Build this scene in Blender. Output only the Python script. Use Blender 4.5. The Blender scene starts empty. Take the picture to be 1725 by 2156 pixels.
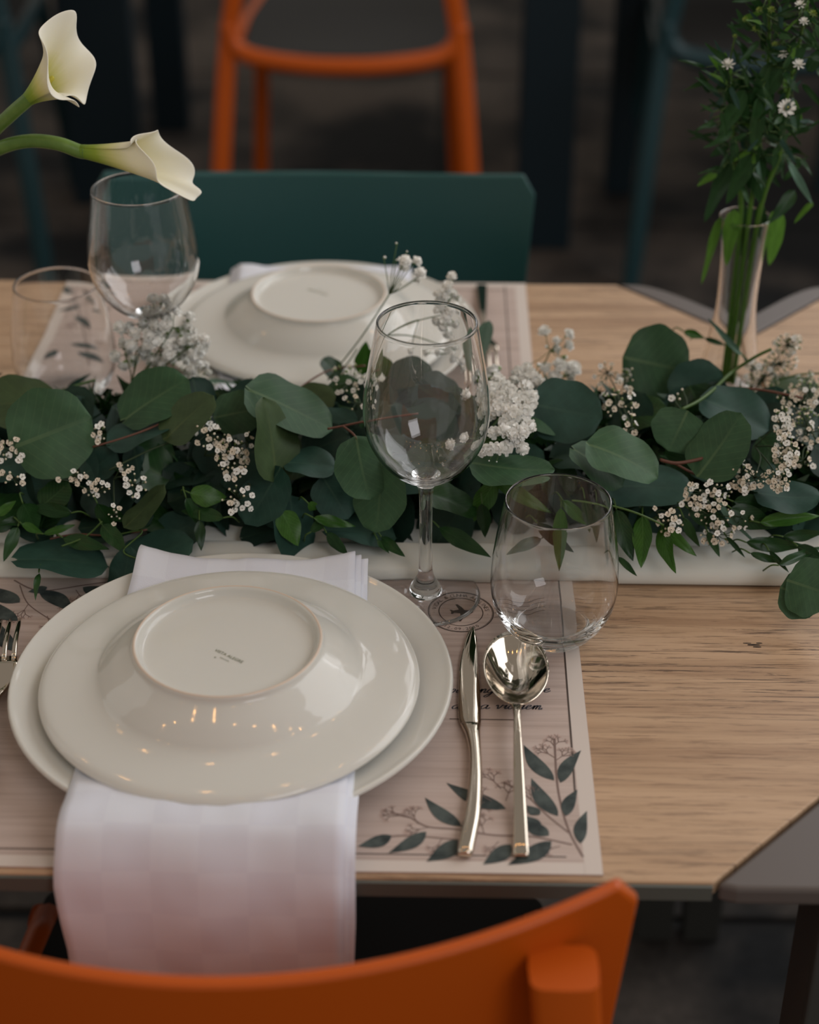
import bpy, bmesh, math, random
from mathutils import Vector, Matrix, noise
S = bpy.context.scene
R = math.radians
T = 0.74                                     # table top height
# ------------------------------------------------------------------ camera
FPX, PITCH, YAW, CH = 3637.9, R(32.03), R(1.144), 0.6731
cd = bpy.data.cameras.new('camera'); cam = bpy.data.objects.new('camera', cd); S.collection.objects.link(cam)
S.camera = cam
cam.location = (0, 0, T + CH)
cam.rotation_euler = (math.pi / 2 - PITCH, 0, YAW)
cd.sensor_fit = 'VERTICAL'; cd.sensor_height = 36; cd.lens = FPX / 2156 * 36
cd.clip_start = 0.02; cd.clip_end = 60
cd.dof.use_dof = True; cd.dof.focus_distance = 1.12; cd.dof.aperture_fstop = (cd.lens / 1000) / 0.0145
# ------------------------------------------------------------------ world, lights, exposure
w = bpy.data.worlds.new('world'); S.world = w; w.use_nodes = True
bg = w.node_tree.nodes['Background']; bg.inputs[0].default_value = (1.0, 0.93, 0.84, 1); bg.inputs[1].default_value = 0.27
def area(name, loc, target, sx, sy, power, col):
    l = bpy.data.lights.new(name, 'AREA'); l.shape = 'RECTANGLE'; l.size = sx; l.size_y = sy; l.energy = power; l.color = col
    o = bpy.data.objects.new(name, l); S.collection.objects.link(o); o.location = loc
    o.rotation_euler = (Vector(target) - Vector(loc)).to_track_quat('-Z', 'Y').to_euler()
    return o
area('window_light', (2.1, 1.9, 2.2), (0.1, 1.05, T), 1.9, 2.0, 30, (0.95, 0.97, 1.0))
area('far_right_fill', (1.5, 3.6, 2.5), (0.0, 1.3, T), 1.8, 1.2, 17, (0.97, 0.98, 1.0))  # area light added from the far right to brighten the far wood
area('front_fill', (1.1, -0.9, 2.3), (0, 0.8, T), 0.9, 0.9, 11, (0.97, 0.96, 1.0))  # added fill from the camera side for the hanging napkin and chair back
area('left_glass_fill', (-2.3, 1.5, 2.0), (-0.1, 1.0, T), 0.9, 1.3, 2.5, (0.95, 1.0, 0.97))  # weak lamp added on the left for highlights on the glasses
S.view_settings.view_transform = 'Standard'; S.view_settings.look = 'None'
S.view_settings.gamma = 1; S.view_settings.use_curve_mapping = False
S.view_settings.exposure = 0.0
S.cycles.max_bounces = 20; S.cycles.glossy_bounces = 16; S.cycles.transmission_bounces = 20; S.cycles.diffuse_bounces = 3
# ------------------------------------------------------------------ picture point -> world point
Fv = Vector((-math.sin(YAW) * math.cos(PITCH), math.cos(YAW) * math.cos(PITCH), -math.sin(PITCH)))
Rv = Vector((math.cos(YAW), math.sin(YAW), 0)); Uv = Rv.cross(Fv)
CAM = Vector((0, 0, T + CH))
def ray(px, py): return Fv + Rv * ((px - 862.5) / FPX) - Uv * ((py - 1078) / FPX)
def at(px, py, z=0.0):
    d = ray(px, py); return CAM + d * ((z - CH) / d.z)
def atY(px, py, Y):
    d = ray(px, py); return CAM + d * (Y / d.y)
def depth(p): return (p - CAM).dot(Fv)
def mpx(p): return depth(p) / FPX            # metres per picture pixel at p
def lerp(a, b, t): return a + (b - a) * t
def cr(pts, n=6, closed=False):              # smooth curve through points
    P = [Vector(p) for p in pts]; m = len(P); out = []
    rng = range(m if closed else m - 1)
    for i in rng:
        g = (lambda k: P[k % m]) if closed else (lambda k: P[max(0, min(m - 1, k))])
        a, b, c, d = g(i - 1), g(i), g(i + 1), g(i + 2)
        for j in range(n):
            t = j / n
            out.append(0.5 * ((2 * b) + (c - a) * t + (2 * a - 5 * b + 4 * c - d) * t * t + (3 * b - a - 3 * c + d) * t ** 3))
    if not closed: out.append(P[-1].copy())
    return out
# ------------------------------------------------------------------ materials
M = {}
def mat(name, col=(.5, .5, .5), rough=.5, metal=0, trans=0, ior=1.45, sub=0, spec=.5, coat=0, subr=(1, .8, .6)):
    m = bpy.data.materials.new(name); m.use_nodes = True; b = m.node_tree.nodes['Principled BSDF']; I = b.inputs
    I['Base Color'].default_value = (*col, 1); I['Roughness'].default_value = rough; I['Metallic'].default_value = metal
    I['IOR'].default_value = ior; I['Transmission Weight'].default_value = trans; I['Specular IOR Level'].default_value = spec
    I['Coat Weight'].default_value = coat
    if sub: I['Subsurface Weight'].default_value = sub; I['Subsurface Radius'].default_value = subr; I['Subsurface Scale'].default_value = .004
    M[name] = m; return m
def nd(m, typ, **kw):
    n = m.node_tree.nodes.new(typ)
    for k, v in kw.items():
        if k in n.inputs: n.inputs[k].default_value = v
        else: setattr(n, k, v)
    return n
def lk(m, a, b): m.node_tree.links.new(a, b)
def bsdf(m): return m.node_tree.nodes['Principled BSDF']
def coords(m, scale=(1, 1, 1), loc=(0, 0, 0), kind='Object', rot=(0, 0, 0)):
    t = nd(m, 'ShaderNodeTexCoord'); mp = nd(m, 'ShaderNodeMapping')
    mp.inputs['Scale'].default_value = scale; mp.inputs['Location'].default_value = loc; mp.inputs['Rotation'].default_value = rot
    lk(m, t.outputs[kind], mp.inputs['Vector']); return mp.outputs['Vector']
def ramp(m, fac, stops):
    r = nd(m, 'ShaderNodeValToRGB'); e = r.color_ramp.elements
    while len(e) < len(stops): e.new(.5)
    for el, (p, c) in zip(e, stops): el.position = p; el.color = (*c, 1) if len(c) == 3 else c
    lk(m, fac, r.inputs[0]); return r.outputs[0]
def mix(m, f, a, b, mode='MIX'):
    n = nd(m, 'ShaderNodeMix', data_type='RGBA', blend_type=mode)
    for s, v in ((n.inputs[0], f), (n.inputs[6], a), (n.inputs[7], b)):
        if hasattr(v, 'is_output'): lk(m, v, s)
        else: s.default_value = v if not isinstance(v, tuple) or len(v) == 4 else (*v, 1)
    return n.outputs[2]
def noi(m, vec, scale, detail=4, rough=.55, dist=0):
    n = nd(m, 'ShaderNodeTexNoise'); n.inputs['Scale'].default_value = scale; n.inputs['Detail'].default_value = detail
    n.inputs['Roughness'].default_value = rough; n.inputs['Distortion'].default_value = dist
    lk(m, vec, n.inputs['Vector']); return n.outputs[0]
def bump(m, h, s=.2, d=.001):
    b = nd(m, 'ShaderNodeBump'); b.inputs['Strength'].default_value = s; b.inputs['Distance'].default_value = d
    lk(m, h, b.inputs['Height']); lk(m, b.outputs[0], bsdf(m).inputs['Normal'])
def mth(m, op, a, b=None, c=None):
    n = nd(m, 'ShaderNodeMath', operation=op)
    for i, v in enumerate((a, b, c)):
        if v is None: continue
        if hasattr(v, 'is_output'): lk(m, v, n.inputs[i])
        else: n.inputs[i].default_value = v
    return n.outputs[0]
# wood top: long grain along X, fine dark pores, a knot
m = mat('light_oak', (.5, .35, .22), .45, spec=.35)
v1 = coords(m, (1.2, 26, 1)); v2 = coords(m, (10, 230, 1), (3, 0, 0)); v3 = coords(m, (4.0, 120, 1), (0, 7, 0)); v4 = coords(m, (1.5, 5, 1))
base = ramp(m, noi(m, v1, 2.0, 6, .6, .6), [(.3, (.37, .228, .135)), (.5, (.51, .338, .208)), (.7, (.61, .415, .268))])
pore = ramp(m, noi(m, v2, 2.2, 5, .7, .25), [(.53, (0, 0, 0)), (.64, (1, 1, 1))])
crack = ramp(m, noi(m, v3, 2.6, 6, .75, .8), [(.55, (0, 0, 0)), (.60, (1, 1, 1))])
zone = ramp(m, noi(m, v4, 2.0, 3), [(.38, (.15, .15, .15)), (.62, (1, 1, 1))])
c1 = mix(m, mth(m, 'MULTIPLY', pore, .6), base, (.19, .11, .065))
c2 = mix(m, mth(m, 'MULTIPLY', mth(m, 'MULTIPLY', crack, zone), .85), c1, (.085, .052, .036))
lk(m, c2, bsdf(m).inputs['Base Color']); bump(m, pore, -.25, .0006)
mat('edge_band', (.10, .105, .09), .5); mat('grey_plastic', (.115, .095, .085), .42); mat('dark_knot', (.03, .02, .015), .8)
mat('leg_grey', (.05, .05, .045), .5)
# floor
m = mat('floor_stone', (.1, .09, .085), .8, spec=.2)
f1 = ramp(m, noi(m, coords(m, (1, 1, 1)), 2.2, 4), [(.40, (.018, .019, .020)), (.60, (.15, .122, .102))])  # broad pale patches put lit floor areas into the stone's mottled colour
f2 = ramp(m, noi(m, coords(m, (1, 1, 1), (5, 1, 0)), 60, 5, .8), [(.35, (.35, .35, .35)), (.75, (1, 1, 1))])
lk(m, mix(m, .75, f1, f2, 'MULTIPLY'), bsdf(m).inputs['Base Color'])
mat('floor_joint', (.006, .006, .006), .9)
mat('chair_orange', (.52, .088, .004), .38, spec=.4); mat('chair_teal', (.022, .085, .083), .36, spec=.4)
mat('chair_deep_teal', (.010, .040, .048), .4); mat('seat_black', (.012, .011, .010), .6); mat('navy_metal', (.004, .015, .023), .5)
# porcelain
mat('porcelain', (.70, .69, .635), .07, spec=.5, sub=.12); mat('porcelain_foot', (.70, .58, .47), .5)
mat('stamp_green', (.15, .16, .07), .6)
m = mat('glass', (1, 1, 1), 0.0, trans=1, ior=1.47)
# metals
mat('steel', (.64, .55, .45), .06, metal=1)  # tan tint puts the reflection of warm surroundings into the metal's colour
m = mat('bulb_glow', (1, .6, .2)); bsdf(m).inputs['Emission Color'].default_value = (1, .5, .15, 1); bsdf(m).inputs['Emission Strength'].default_value = 60
mat('black_cable', (.01, .01, .01), .6)
# fabrics
m = mat('napkin', (.78, .79, .87), .85, sub=.1, spec=.15)
chk = nd(m, 'ShaderNodeTexChecker'); chk.inputs['Scale'].default_value = 1
lk(m, coords(m, (1, 1, 1), kind='UV'), chk.inputs['Vector']); chk.inputs[1].default_value = (.78, .80, .87, 1); chk.inputs[2].default_value = (.75, .765, .84, 1)
lk(m, chk.outputs[0], bsdf(m).inputs['Base Color'])
wv = noi(m, coords(m, (1, 1, 1)), 900, 2); bump(m, wv, .25, .0004)
m = mat('runner_cloth', (.72, .72, .66), .8, sub=.1, spec=.2); bump(m, noi(m, coords(m, (1, 6, 1)), 220, 3), .2, .0005)
# placemat paper: pinkish printed wood grain
m = mat('mat_paper', (.6, .5, .45), .55, spec=.3)
pg = ramp(m, noi(m, coords(m, (2.5, 90, 1)), 2.4, 5, .65, .3), [(.3, (.43, .335, .29)), (.52, (.54, .435, .385)), (.7, (.58, .48, .43))])
lk(m, pg, bsdf(m).inputs['Base Color'])
mat('mat_rim', (.66, .58, .52), .55); mat('ink_line', (.07, .05, .04), .7); mat('ink_text', (.05, .055, .07), .7)
m = mat('ink_leaf', (.05, .08, .07), .7)
lk(m, ramp(m, noi(m, coords(m), 90, 4), [(.35, (.018, .028, .028)), (.65, (.075, .095, .088))]), bsdf(m).inputs['Base Color'])
mat('ink_twig', (.20, .135, .115), .7); mat('ink_pink', (.50, .37, .32), .7)
# leaves: colour + midrib + side veins + per-leaf variation, in leaf space (x base->tip -.5...5, y across)
def leafmat(name, dark, light, vein, rough, rib=.022, vs=.35, trl=.12):
    m = mat(name, light, rough, spec=.28)
    tc = nd(m, 'ShaderNodeTexCoord'); sp = nd(m, 'ShaderNodeSeparateXYZ'); lk(m, tc.outputs['UV'], sp.inputs[0])
    x, y = sp.outputs[0], sp.outputs[1]; ay = mth(m, 'ABSOLUTE', y)
    oi = nd(m, 'ShaderNodeObjectInfo')
    col = ramp(m, oi.outputs['Random'], [(0, dark), (1, light)])
    mot = noi(m, coords(m, kind='UV'), 3.5, 4)
    col = mix(m, .55, col, ramp(m, mot, [(.3, (.55, .55, .55)), (.7, (1.25, 1.25, 1.25))]), 'MULTIPLY')
    w1 = mth(m, 'SINE', mth(m, 'MULTIPLY', mth(m, 'SUBTRACT', x, mth(m, 'MULTIPLY', ay, .8)), 52))
    side = mth(m, 'MULTIPLY', mth(m, 'GREATER_THAN', w1, .93), vs * .35)
    ribm = mth(m, 'MULTIPLY', mth(m, 'LESS_THAN', ay, rib), mth(m, 'MULTIPLY', mth(m, 'SUBTRACT', .55, x), .42))
    col = mix(m, mth(m, 'MAXIMUM', side, ribm), col, vein)
    lk(m, col, bsdf(m).inputs['Base Color'])
    nt = m.node_tree; out = nt.nodes['Material Output']; tr = nd(m, 'ShaderNodeBsdfTranslucent'); lk(m, col, tr.inputs[0])
    ms = nd(m, 'ShaderNodeMixShader'); ms.inputs[0].default_value = trl
    lk(m, bsdf(m).outputs[0], ms.inputs[1]); lk(m, tr.outputs[0], ms.inputs[2]); lk(m, ms.outputs[0], out.inputs[0])
leafmat('euc_green', (.036, .090, .040), (.056, .122, .058), (.15, .22, .10), .5)
leafmat('euc_blue', (.018, .058, .042), (.034, .084, .062), (.06, .12, .08), .5)
leafmat('euc_pale', (.10, .19, .135), (.13, .225, .165), (.19, .28, .18), .5)
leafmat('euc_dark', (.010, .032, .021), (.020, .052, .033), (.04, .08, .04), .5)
leafmat('euc_olive', (.040, .072, .026), (.056, .090, .036), (.11, .14, .05), .5)
leafmat('ruscus_green', (.030, .100, .012), (.055, .150, .022), (.12, .26, .07), .32, vs=.9, trl=.2)
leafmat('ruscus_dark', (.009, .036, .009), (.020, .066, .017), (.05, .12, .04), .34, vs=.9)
leafmat('aster_leaf', (.012, .046, .012), (.028, .085, .024), (.07, .16, .06), .4)
leafmat('aster_bright', (.08, .20, .02), (.12, .27, .04), (.15, .30, .08), .45, trl=.35)
mat('stem_green', (.06, .12, .022), .5); mat('stem_bright', (.07, .17, .015), .45); mat('stem_red', (.13, .05, .03), .5); mat('stem_dark', (.03, .055, .02), .6)
mat('calyx_green', (.17, .26, .07), .6); mat('petal_white', (.93, .92, .86), .7, sub=.1); mat('petal_cream', (.78, .70, .57), .7, sub=.1)
mat('petal_pinkish', (.68, .57, .44), .7); mat('flower_eye', (.10, .07, .02), .7); mat('aster_eye', (.45, .40, .04), .6); mat('aster_bud', (.22, .30, .05), .6)
# calla: cream turning yellow green to the base
m = mat('calla_petal', (.8, .78, .62), .45, sub=.35, spec=.3)
sp = nd(m, 'ShaderNodeSeparateXYZ'); tc = nd(m, 'ShaderNodeTexCoord'); lk(m, tc.outputs['UV'], sp.inputs[0])
vv = mth(m, 'ADD', sp.outputs[1], mth(m, 'MULTIPLY', mth(m, 'SUBTRACT', noi(m, coords(m, (14, 1, 1), kind='UV'), 2, 3), .5), .12))
lk(m, ramp(m, vv, [(.0, (.13, .24, .02)), (.22, (.27, .36, .04)), (.42, (.60, .58, .22)), (.62, (.80, .74, .52)), (1, (.84, .80, .66))]), bsdf(m).inputs['Base Color'])
m = mat('calla_stem', (.10, .19, .03), .4); lk(m, ramp(m, noi(m, coords(m, (1, 1, 1)), 60, 3), [(.3, (.07, .15, .02)), (.7, (.15, .25, .05))]), bsdf(m).inputs['Base Color'])
# ------------------------------------------------------------------ mesh building
class MB:
    def __init__(s): s.v = []; s.f = []; s.m = []; s.uv = {}
    def add(s, vs, fs, mi=0, uvs=None):
        o = len(s.v); s.v += [Vector(v) for v in vs]
        for f in fs: s.f.append([i + o for i in f]); s.m.append(mi)
        if uvs:
            for i, u in enumerate(uvs): s.uv[o + i] = u
        return s
    def grid(s, P, mi=0, wrap=False, uvs=None):      # P[i][j]
        n, k = len(P), len(P[0]); vs = [p for r in P for p in r]; fs = []
        for i in range(n - 1):
            for j in range(k if wrap else k - 1):
                j2 = (j + 1) % k; fs.append((i * k + j, i * k + j2, (i + 1) * k + j2, (i + 1) * k + j))
        return s.add(vs, fs, mi, [u for r in uvs for u in r] if uvs else None)
    def lathe(s, prof, c=(0, 0, 0), n=64, mi=0, closed=False):
        c = Vector(c); P = []
        pr = list(prof) + ([prof[0]] if closed else [])
        for r, z in pr:
            P.append([c + Vector((max(r, 1e-5) * math.cos(2 * math.pi * j / n), max(r, 1e-5) * math.sin(2 * math.pi * j / n), z)) for j in range(n)])
        return s.grid(P, mi, True)
    def tube(s, path, rad, n=8, mi=0, flat=1.0, cap=True, up=None):
        path = [Vector(p) for p in path]; P = []; prev = None
        for i, p in enumerate(path):
            t = (path[min(i + 1, len(path) - 1)] - path[max(i - 1, 0)]).normalized()
            if prev is None:
                a = Vector(up) if up else (Vector((0, 0, 1)) if abs(t.z) < .9 else Vector((1, 0, 0)))
                u = (a - t * a.dot(t)).normalized()
            else: u = (prev - t * prev.dot(t)).normalized()
            prev = u; w_ = t.cross(u); r = rad(i / (len(path) - 1)) if callable(rad) else rad
            P.append([p + (u * math.cos(2 * math.pi * j / n) * flat + w_ * math.sin(2 * math.pi * j / n)) * r for j in range(n)])
        o = len(s.v); s.grid(P, mi, True)
        if cap: s.f.append([o + j for j in range(n)][::-1]); s.f.append([o + (len(P) - 1) * n + j for j in range(n)]); s.m += [mi, mi]
        return s
    def loft(s, secs, mi=0):                          # closed loops of equal length, capped
        n = len(secs[0]); o = len(s.v); s.grid(secs, mi, True)
        s.f.append([o + j for j in range(n)][::-1]); s.f.append([o + (len(secs) - 1) * n + j for j in range(n)]); s.m += [mi, mi]; return s
    def box(s, a, b, mi=0):
        x0, y0, z0 = a; x1, y1, z1 = b
        return s.add([(x0, y0, z0), (x1, y0, z0), (x1, y1, z0), (x0, y1, z0), (x0, y0, z1), (x1, y0, z1), (x1, y1, z1), (x0, y1, z1)],
                     [(3, 2, 1, 0), (4, 5, 6, 7), (0, 1, 5, 4), (1, 2, 6, 5), (2, 3, 7, 6), (3, 0, 4, 7)], mi)
    def prism(s, pts, z0, z1, mi=0):
        n = len(pts); vs = [(p[0], p[1], z0) for p in pts] + [(p[0], p[1], z1) for p in pts]
        return s.add(vs, [tuple(range(n))[::-1], tuple(range(n, 2 * n))] + [(i, (i + 1) % n, n + (i + 1) % n, n + i) for i in range(n)], mi)
    def ico(s, c, r, mi=0, sub=1, sc=(1, 1, 1)):
        b = bmesh.new(); bmesh.ops.create_icosphere(b, subdivisions=sub, radius=1)
        s.add([Vector(c) + Vector((v.co.x * sc[0], v.co.y * sc[1], v.co.z * sc[2])) * r for v in b.verts], [[v.index for v in f.verts] for f in b.faces], mi); b.free(); return s
    def mesh(s, name, mats, smooth=True):
        me = bpy.data.meshes.new(name); me.from_pydata([tuple(v) for v in s.v], [], s.f)
        for k in ([mats] if isinstance(mats, str) else mats): me.materials.append(M[k])
        me.polygons.foreach_set('material_index', s.m)
        if smooth: me.polygons.foreach_set('use_smooth', [True] * len(s.f))
        if s.uv:
            ul = me.uv_layers.new(name='uv')
            for l in me.loops: ul.data[l.index].uv = s.uv.get(l.vertex_index, (0, 0))
        me.update(); return me
    def obj(s, name, mats, parent=None, smooth=True, angle=None, bevel=0, subsurf=0, solid=0):
        me = s.mesh(name, mats, smooth)
        if angle is not None: me.set_sharp_from_angle(angle=R(angle))
        o = link(name, me, parent)
        if solid: q = o.modifiers.new('solid', 'SOLIDIFY'); q.thickness = solid; q.offset = -1
        if bevel: q = o.modifiers.new('bevel', 'BEVEL'); q.width = bevel; q.segments = 2; q.limit_method = 'ANGLE'; q.angle_limit = R(40)
        if subsurf: q = o.modifiers.new('sub', 'SUBSURF'); q.levels = subsurf; q.render_levels = subsurf
        return o
def link(name, data, parent=None, mw=None):
    o = bpy.data.objects.new(name, data); S.collection.objects.link(o)
    if parent is not None:
        o.parent = parent
        if parent.type == 'EMPTY': o.matrix_parent_inverse = Matrix.Translation(-Vector(parent.location))
    if mw is not None: o.matrix_basis = mw
    return o
def tag(o, label=None, cat=None, group=None, kind=None):
    if label: o['label'] = label
    if cat: o['category'] = cat
    if group: o['group'] = group
    if kind: o['kind'] = kind
    return o
def thing(name, loc, label, cat, group=None):
    o = bpy.data.objects.new(name, None); S.collection.objects.link(o); o.location = loc; o.empty_display_size = .02
    return tag(o, label, cat, group)
def copy_thing(r, loc, rz, label=None, group=None):
    c = r.copy(); S.collection.objects.link(c); c.location = loc; c.rotation_euler = (0, 0, rz)
    if label: c['label'] = label
    if group: c['group'] = group
    for ch in list(r.children):
        d = ch.copy(); S.collection.objects.link(d); d.parent = c; d.matrix_parent_inverse = ch.matrix_parent_inverse.copy()
        for g in ch.children:
            e = g.copy(); S.collection.objects.link(e); e.parent = d
    return c
def frame(o, x, y, z):                        # matrix from origin and three (scaled) axes
    return Matrix(((x.x, y.x, z.x, o.x), (x.y, y.y, z.y, o.y), (x.z, y.z, z.z, o.z), (0, 0, 0, 1)))
# ================================================================== FLOOR
fl = MB().box((-3.2, -1.0, -.06), (3.2, 7.4, -.006)).obj('floor', 'floor_joint', smooth=False); tag(fl, kind='structure', label='dark mottled stone floor under and behind the table')
rnd = random.Random(3)
for i in range(-3, 3):
    for j in range(-1, 6):
        x0, y0 = i * 1.05, 1.4 + j * 1.0 - 1.0
        dz = rnd.uniform(-.001, .001)
        MB().box((x0 + .007, y0 + .009, -.03), (x0 + 1.043, y0 + .991, dz)).obj('tile', 'floor_stone', fl, smooth=False, bevel=.003)
# ================================================================== TABLE
JX = .268                                     # joint with the next table
table = thing('dining_table', (0, 1.09, 0), 'long light wood dining table with grey corner pieces, set for two', 'table')
near, far = .6965, 1.478
top = [(-1.15, near), (.152, near), (JX - .0015, .8125), (JX - .0015, 1.367), (.163, far), (-1.15, far)]
MB().prism(top, T - .010, T, 0).obj('tabletop', 'light_oak', table, smooth=False, bevel=.0012)
MB().box((-1.15, near - .0025, T - .011), (.152, near - .0003, T - .0012)).obj('edge_band', 'edge_band', table, smooth=False)
MB().box((-1.15, far + .0003, T - .011), (.163, far + .002, T - .0012)).obj('edge_band', 'edge_band', table, smooth=False)
MB().box((-1.05, .80, T - .075), (.12, .83, T - .0105)).obj('rail', 'leg_grey', table, smooth=False)
MB().box((-1.05, 1.34, T - .075), (.12, 1.37, T - .0105)).obj('rail', 'leg_grey', table, smooth=False)
def corner_near(par, sx, jx):
    P = [(.1545, .6955), (.165, .692), (.266, .692), (.2665, .8095)]
    P = [(jx + (x - JX) * sx, y) for x, y in P]
    if sx < 0: P = P[::-1]
    MB().prism(P, T - .012, T + .0005).obj('corner_plate', 'grey_plastic', par, smooth=False, bevel=.0025)
    x0, x1 = sorted((jx + (.214 - JX) * sx, jx + (.262 - JX) * sx))
    m_ = MB().box((x0, .694, 0), (x1, .700, T - .012)); xo = sorted((jx + (.214 - JX) * sx, jx + (.220 - JX) * sx)); m_.box((xo[0], .700, 0), (xo[1], .745, T - .012))
    m_.obj('leg', 'leg_grey', par, smooth=False, bevel=.002)
def corner_far(par, sx, jx):
    P = cr([(.165, 1.4785), (.19, 1.477), (.216, 1.452), (.245, 1.418), (.2665, 1.398)], 5)if False else [Vector(p).to_3d() for p in ()]
    arc = cr([Vector((.1655, 1.4785, 0)), Vector((.190, 1.475, 0)), Vector((.214, 1.458, 0)), Vector((.243, 1.428, 0)), Vector((.2665, 1.402, 0))], 5)
    P = [(p.x, p.y) for p in arc] + [(.2665, 1.3695)]
    P = [(jx + (x - JX) * sx, y) for x, y in P]
    if sx > 0: P = P[::-1]
    MB().prism(P, T - .012, T + .0005).obj('corner_plate', 'grey_plastic', par, smooth=False, bevel=.0015)
    x0, x1 = sorted((jx + (.222 - JX) * sx, jx + (.262 - JX) * sx))
    MB().box((x0, 1.372, 0), (x1, 1.40, T - .012)).obj('leg', 'leg_grey', par, smooth=False, bevel=.002)
corner_near(table, 1, JX); corner_far(table, 1, JX)
for y in (.70, 1.44): MB().box((-1.13, y, 0), (-1.08, y + .04, T - .012)).obj('leg', 'leg_grey', table, smooth=False, bevel=.002)
kn = at(1587, 1358, 0)
mb = MB()
for dx, dy, a, b in ((0, 0, .0045, .0009), (.002, -.0022, .003, .0007), (-.004, .0018, .003, .0005), (.004, .002, .0022, .0006)):
    mb.add([(kn.x + dx + a * math.cos(t * .785) * (1 + .2 * math.sin(3 * t)), kn.y + dy + b * math.sin(t * .785), T + .00015) for t in range(8)], [tuple(range(8))])
mb.obj('wood_knot', 'dark_knot', table, smooth=False)
t2 = thing('dining_table', (JX * 2, 1.09, 0), 'second light wood table joined at the notch beside the bud vase', 'table')
top2 = [(JX + .0015, .8125), (.384, near), (1.3, near), (1.3, far), (.373, far), (JX + .0015, 1.367)]
MB().prism(top2, T - .010, T, 0).obj('tabletop', 'light_oak', t2, smooth=False, bevel=.0012)
corner_near(t2, -1, JX); corner_far(t2, -1, JX)
for y in (.70, 1.44): MB().box((1.24, y, 0), (1.28, y + .04, T - .012)).obj('leg', 'leg_grey', t2, smooth=False, bevel=.002)
MB().box((.40, .80, T - .075), (1.2, .83, T - .0105)).obj('rail', 'leg_grey', t2, smooth=False)
# ================================================================== CHAIRS
def rbox_path(mb_, path, wx, wy, mi=0, r=.35):       # rounded rectangular bar along a path, wx across X, wy across Y
    secs = []
    for i, p in enumerate(path):
        a, b = (wx(i / (len(path) - 1)) if callable(wx) else wx) / 2, wy / 2; L = []
        for k in range(16):
            th = 2 * math.pi * k / 16; c, s_ = math.cos(th), math.sin(th)
            L.append(Vector(p) + Vector((a * math.copysign(abs(c) ** .45, c), b * math.copysign(abs(s_) ** .45, s_), 0)))
        secs.append(L)
    mb_.loft(secs, mi)
def make_chair(label, colour, seatmat, group):
    c = thing('cafe_chair', (0, 0, 0), label, 'chair', group)
    # curved backrest shell, rounded corners, narrower at its lower edge
    nx, nz = 36, 12; zt, zb = .80, .615; fr, bk = [], []
    for j in range(nz + 1):
        v = j / nz; rf, rb = [], []
        for i in range(nx + 1):
            u = -1 + 2 * i / nx
            hw = .2110 - .014 * (1 - v)
            hw -= .012 * max(0, (v - .90) / .10) ** 2.6 + .040 * max(0, (.25 - v) / .25) ** 2.4
            x = u * hw; z = zb + (zt + .018 * abs(u) ** 2.2 - zb) * v
            y = .056 * (abs(x) / .21) ** 1.9 + .02 * (1 - v)
            rf.append(Vector((x, y + .0042, z))); rb.append(Vector((x, y - .0042, z)))
        fr.append(rf); bk.append(rb)
    mb = MB()
    loops = []
    for j in range(nz + 1): loops.append(bk[j] + fr[j][::-1])
    mb.loft(loops); mb.obj('backrest', colour, c, bevel=.002, angle=50)
    for s_ in (-1, 1):
        # rear leg: foot, knee at the seat, and on up as the rib behind the backrest
        path = cr([(s_ * .252, -.075, 0), (s_ * .235, -.045, .22), (s_ * .214, -.005, .45), (s_ * .190, .006, .60), (s_ * .172, .021, .790)], 6)
        mb = MB(); rbox_path(mb, path, lambda t: .034 if t > .05 else .03, .030); mb.obj('leg', colour, c, angle=50)
        path = cr([(s_ * .215, .455, 0), (s_ * .200, .425, .25), (s_ * .190, .40, .435)], 6)
        mb = MB(); rbox_path(mb, path, .030, .028); mb.obj('leg', colour, c, angle=50)
        MB().tube(cr([(s_ * .213, .0, .437), (s_ * .205, .2, .435), (s_ * .188, .40, .432)], 5), .014, 10, flat=1.2).obj('side_rail', colour, c)
    # rear seat rail, bulging backwards and sweeping up into the posts
    pts = cr([(-.213, -.004, .50), (-.200, -.008, .462), (-.165, -.016, .442), (-.08, -.030, .433), (0, -.034, .431), (.08, -.030, .433), (.165, -.016, .442), (.200, -.008, .462), (.213, -.004, .50)], 5)
    MB().tube(pts, .0165, 12).obj('rear_rail', colour, c)
    # dished seat
    P, Q = [], []
    for j in range(13):
        v = j / 12; rp, rq = [], []
        for i in range(17):
            u = -1 + i / 8; hw = .188 + .012 * v - .03 * max(0, (v - .85) / .15) ** 2
            y = -.018 * (1 - u * u) * (1 - v) + .45 * v
            z = .447 - .010 * (1 - u * u) * math.sin(math.pi * v) + (.006 * (v - .8) * -5 if v > .8 else 0)
            rp.append(Vector((u * hw, y, z))); rq.append(Vector((u * hw, y, z - .012)))
        P.append(rp); Q.append(rq)
    MB().loft([P[j] + Q[j][::-1] for j in range(13)]).obj('seat', seatmat, c, angle=50)
    return c
ch = make_chair('orange moulded chair pulled up at the near edge, white napkin hanging behind it', 'chair_orange', 'seat_black', None)
ch.location = (-.110, .5655, 0)
c2_ = make_chair('teal moulded chair tucked in at the far side of the table', 'chair_teal', 'seat_black', None)
c2_.location = (-.122, 1.604, 0); c2_.rotation_euler.z = math.pi
c3 = make_chair('out-of-focus orange chair with black seat standing behind the teal backrest', 'chair_orange', 'seat_black', 'chairs in the background row')
c3.location = (-.182, 3.13, 0)
c4 = make_chair('blurred dark teal chair behind the bud vase of white asters', 'chair_deep_teal', 'seat_black', 'chairs in the background row')
c4.location = (.617, 3.15, 0)
copy_thing(c4, (-1.02, 3.15, 0), 0, 'blurred dark teal chair behind the calla lilies, one leg showing')
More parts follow.
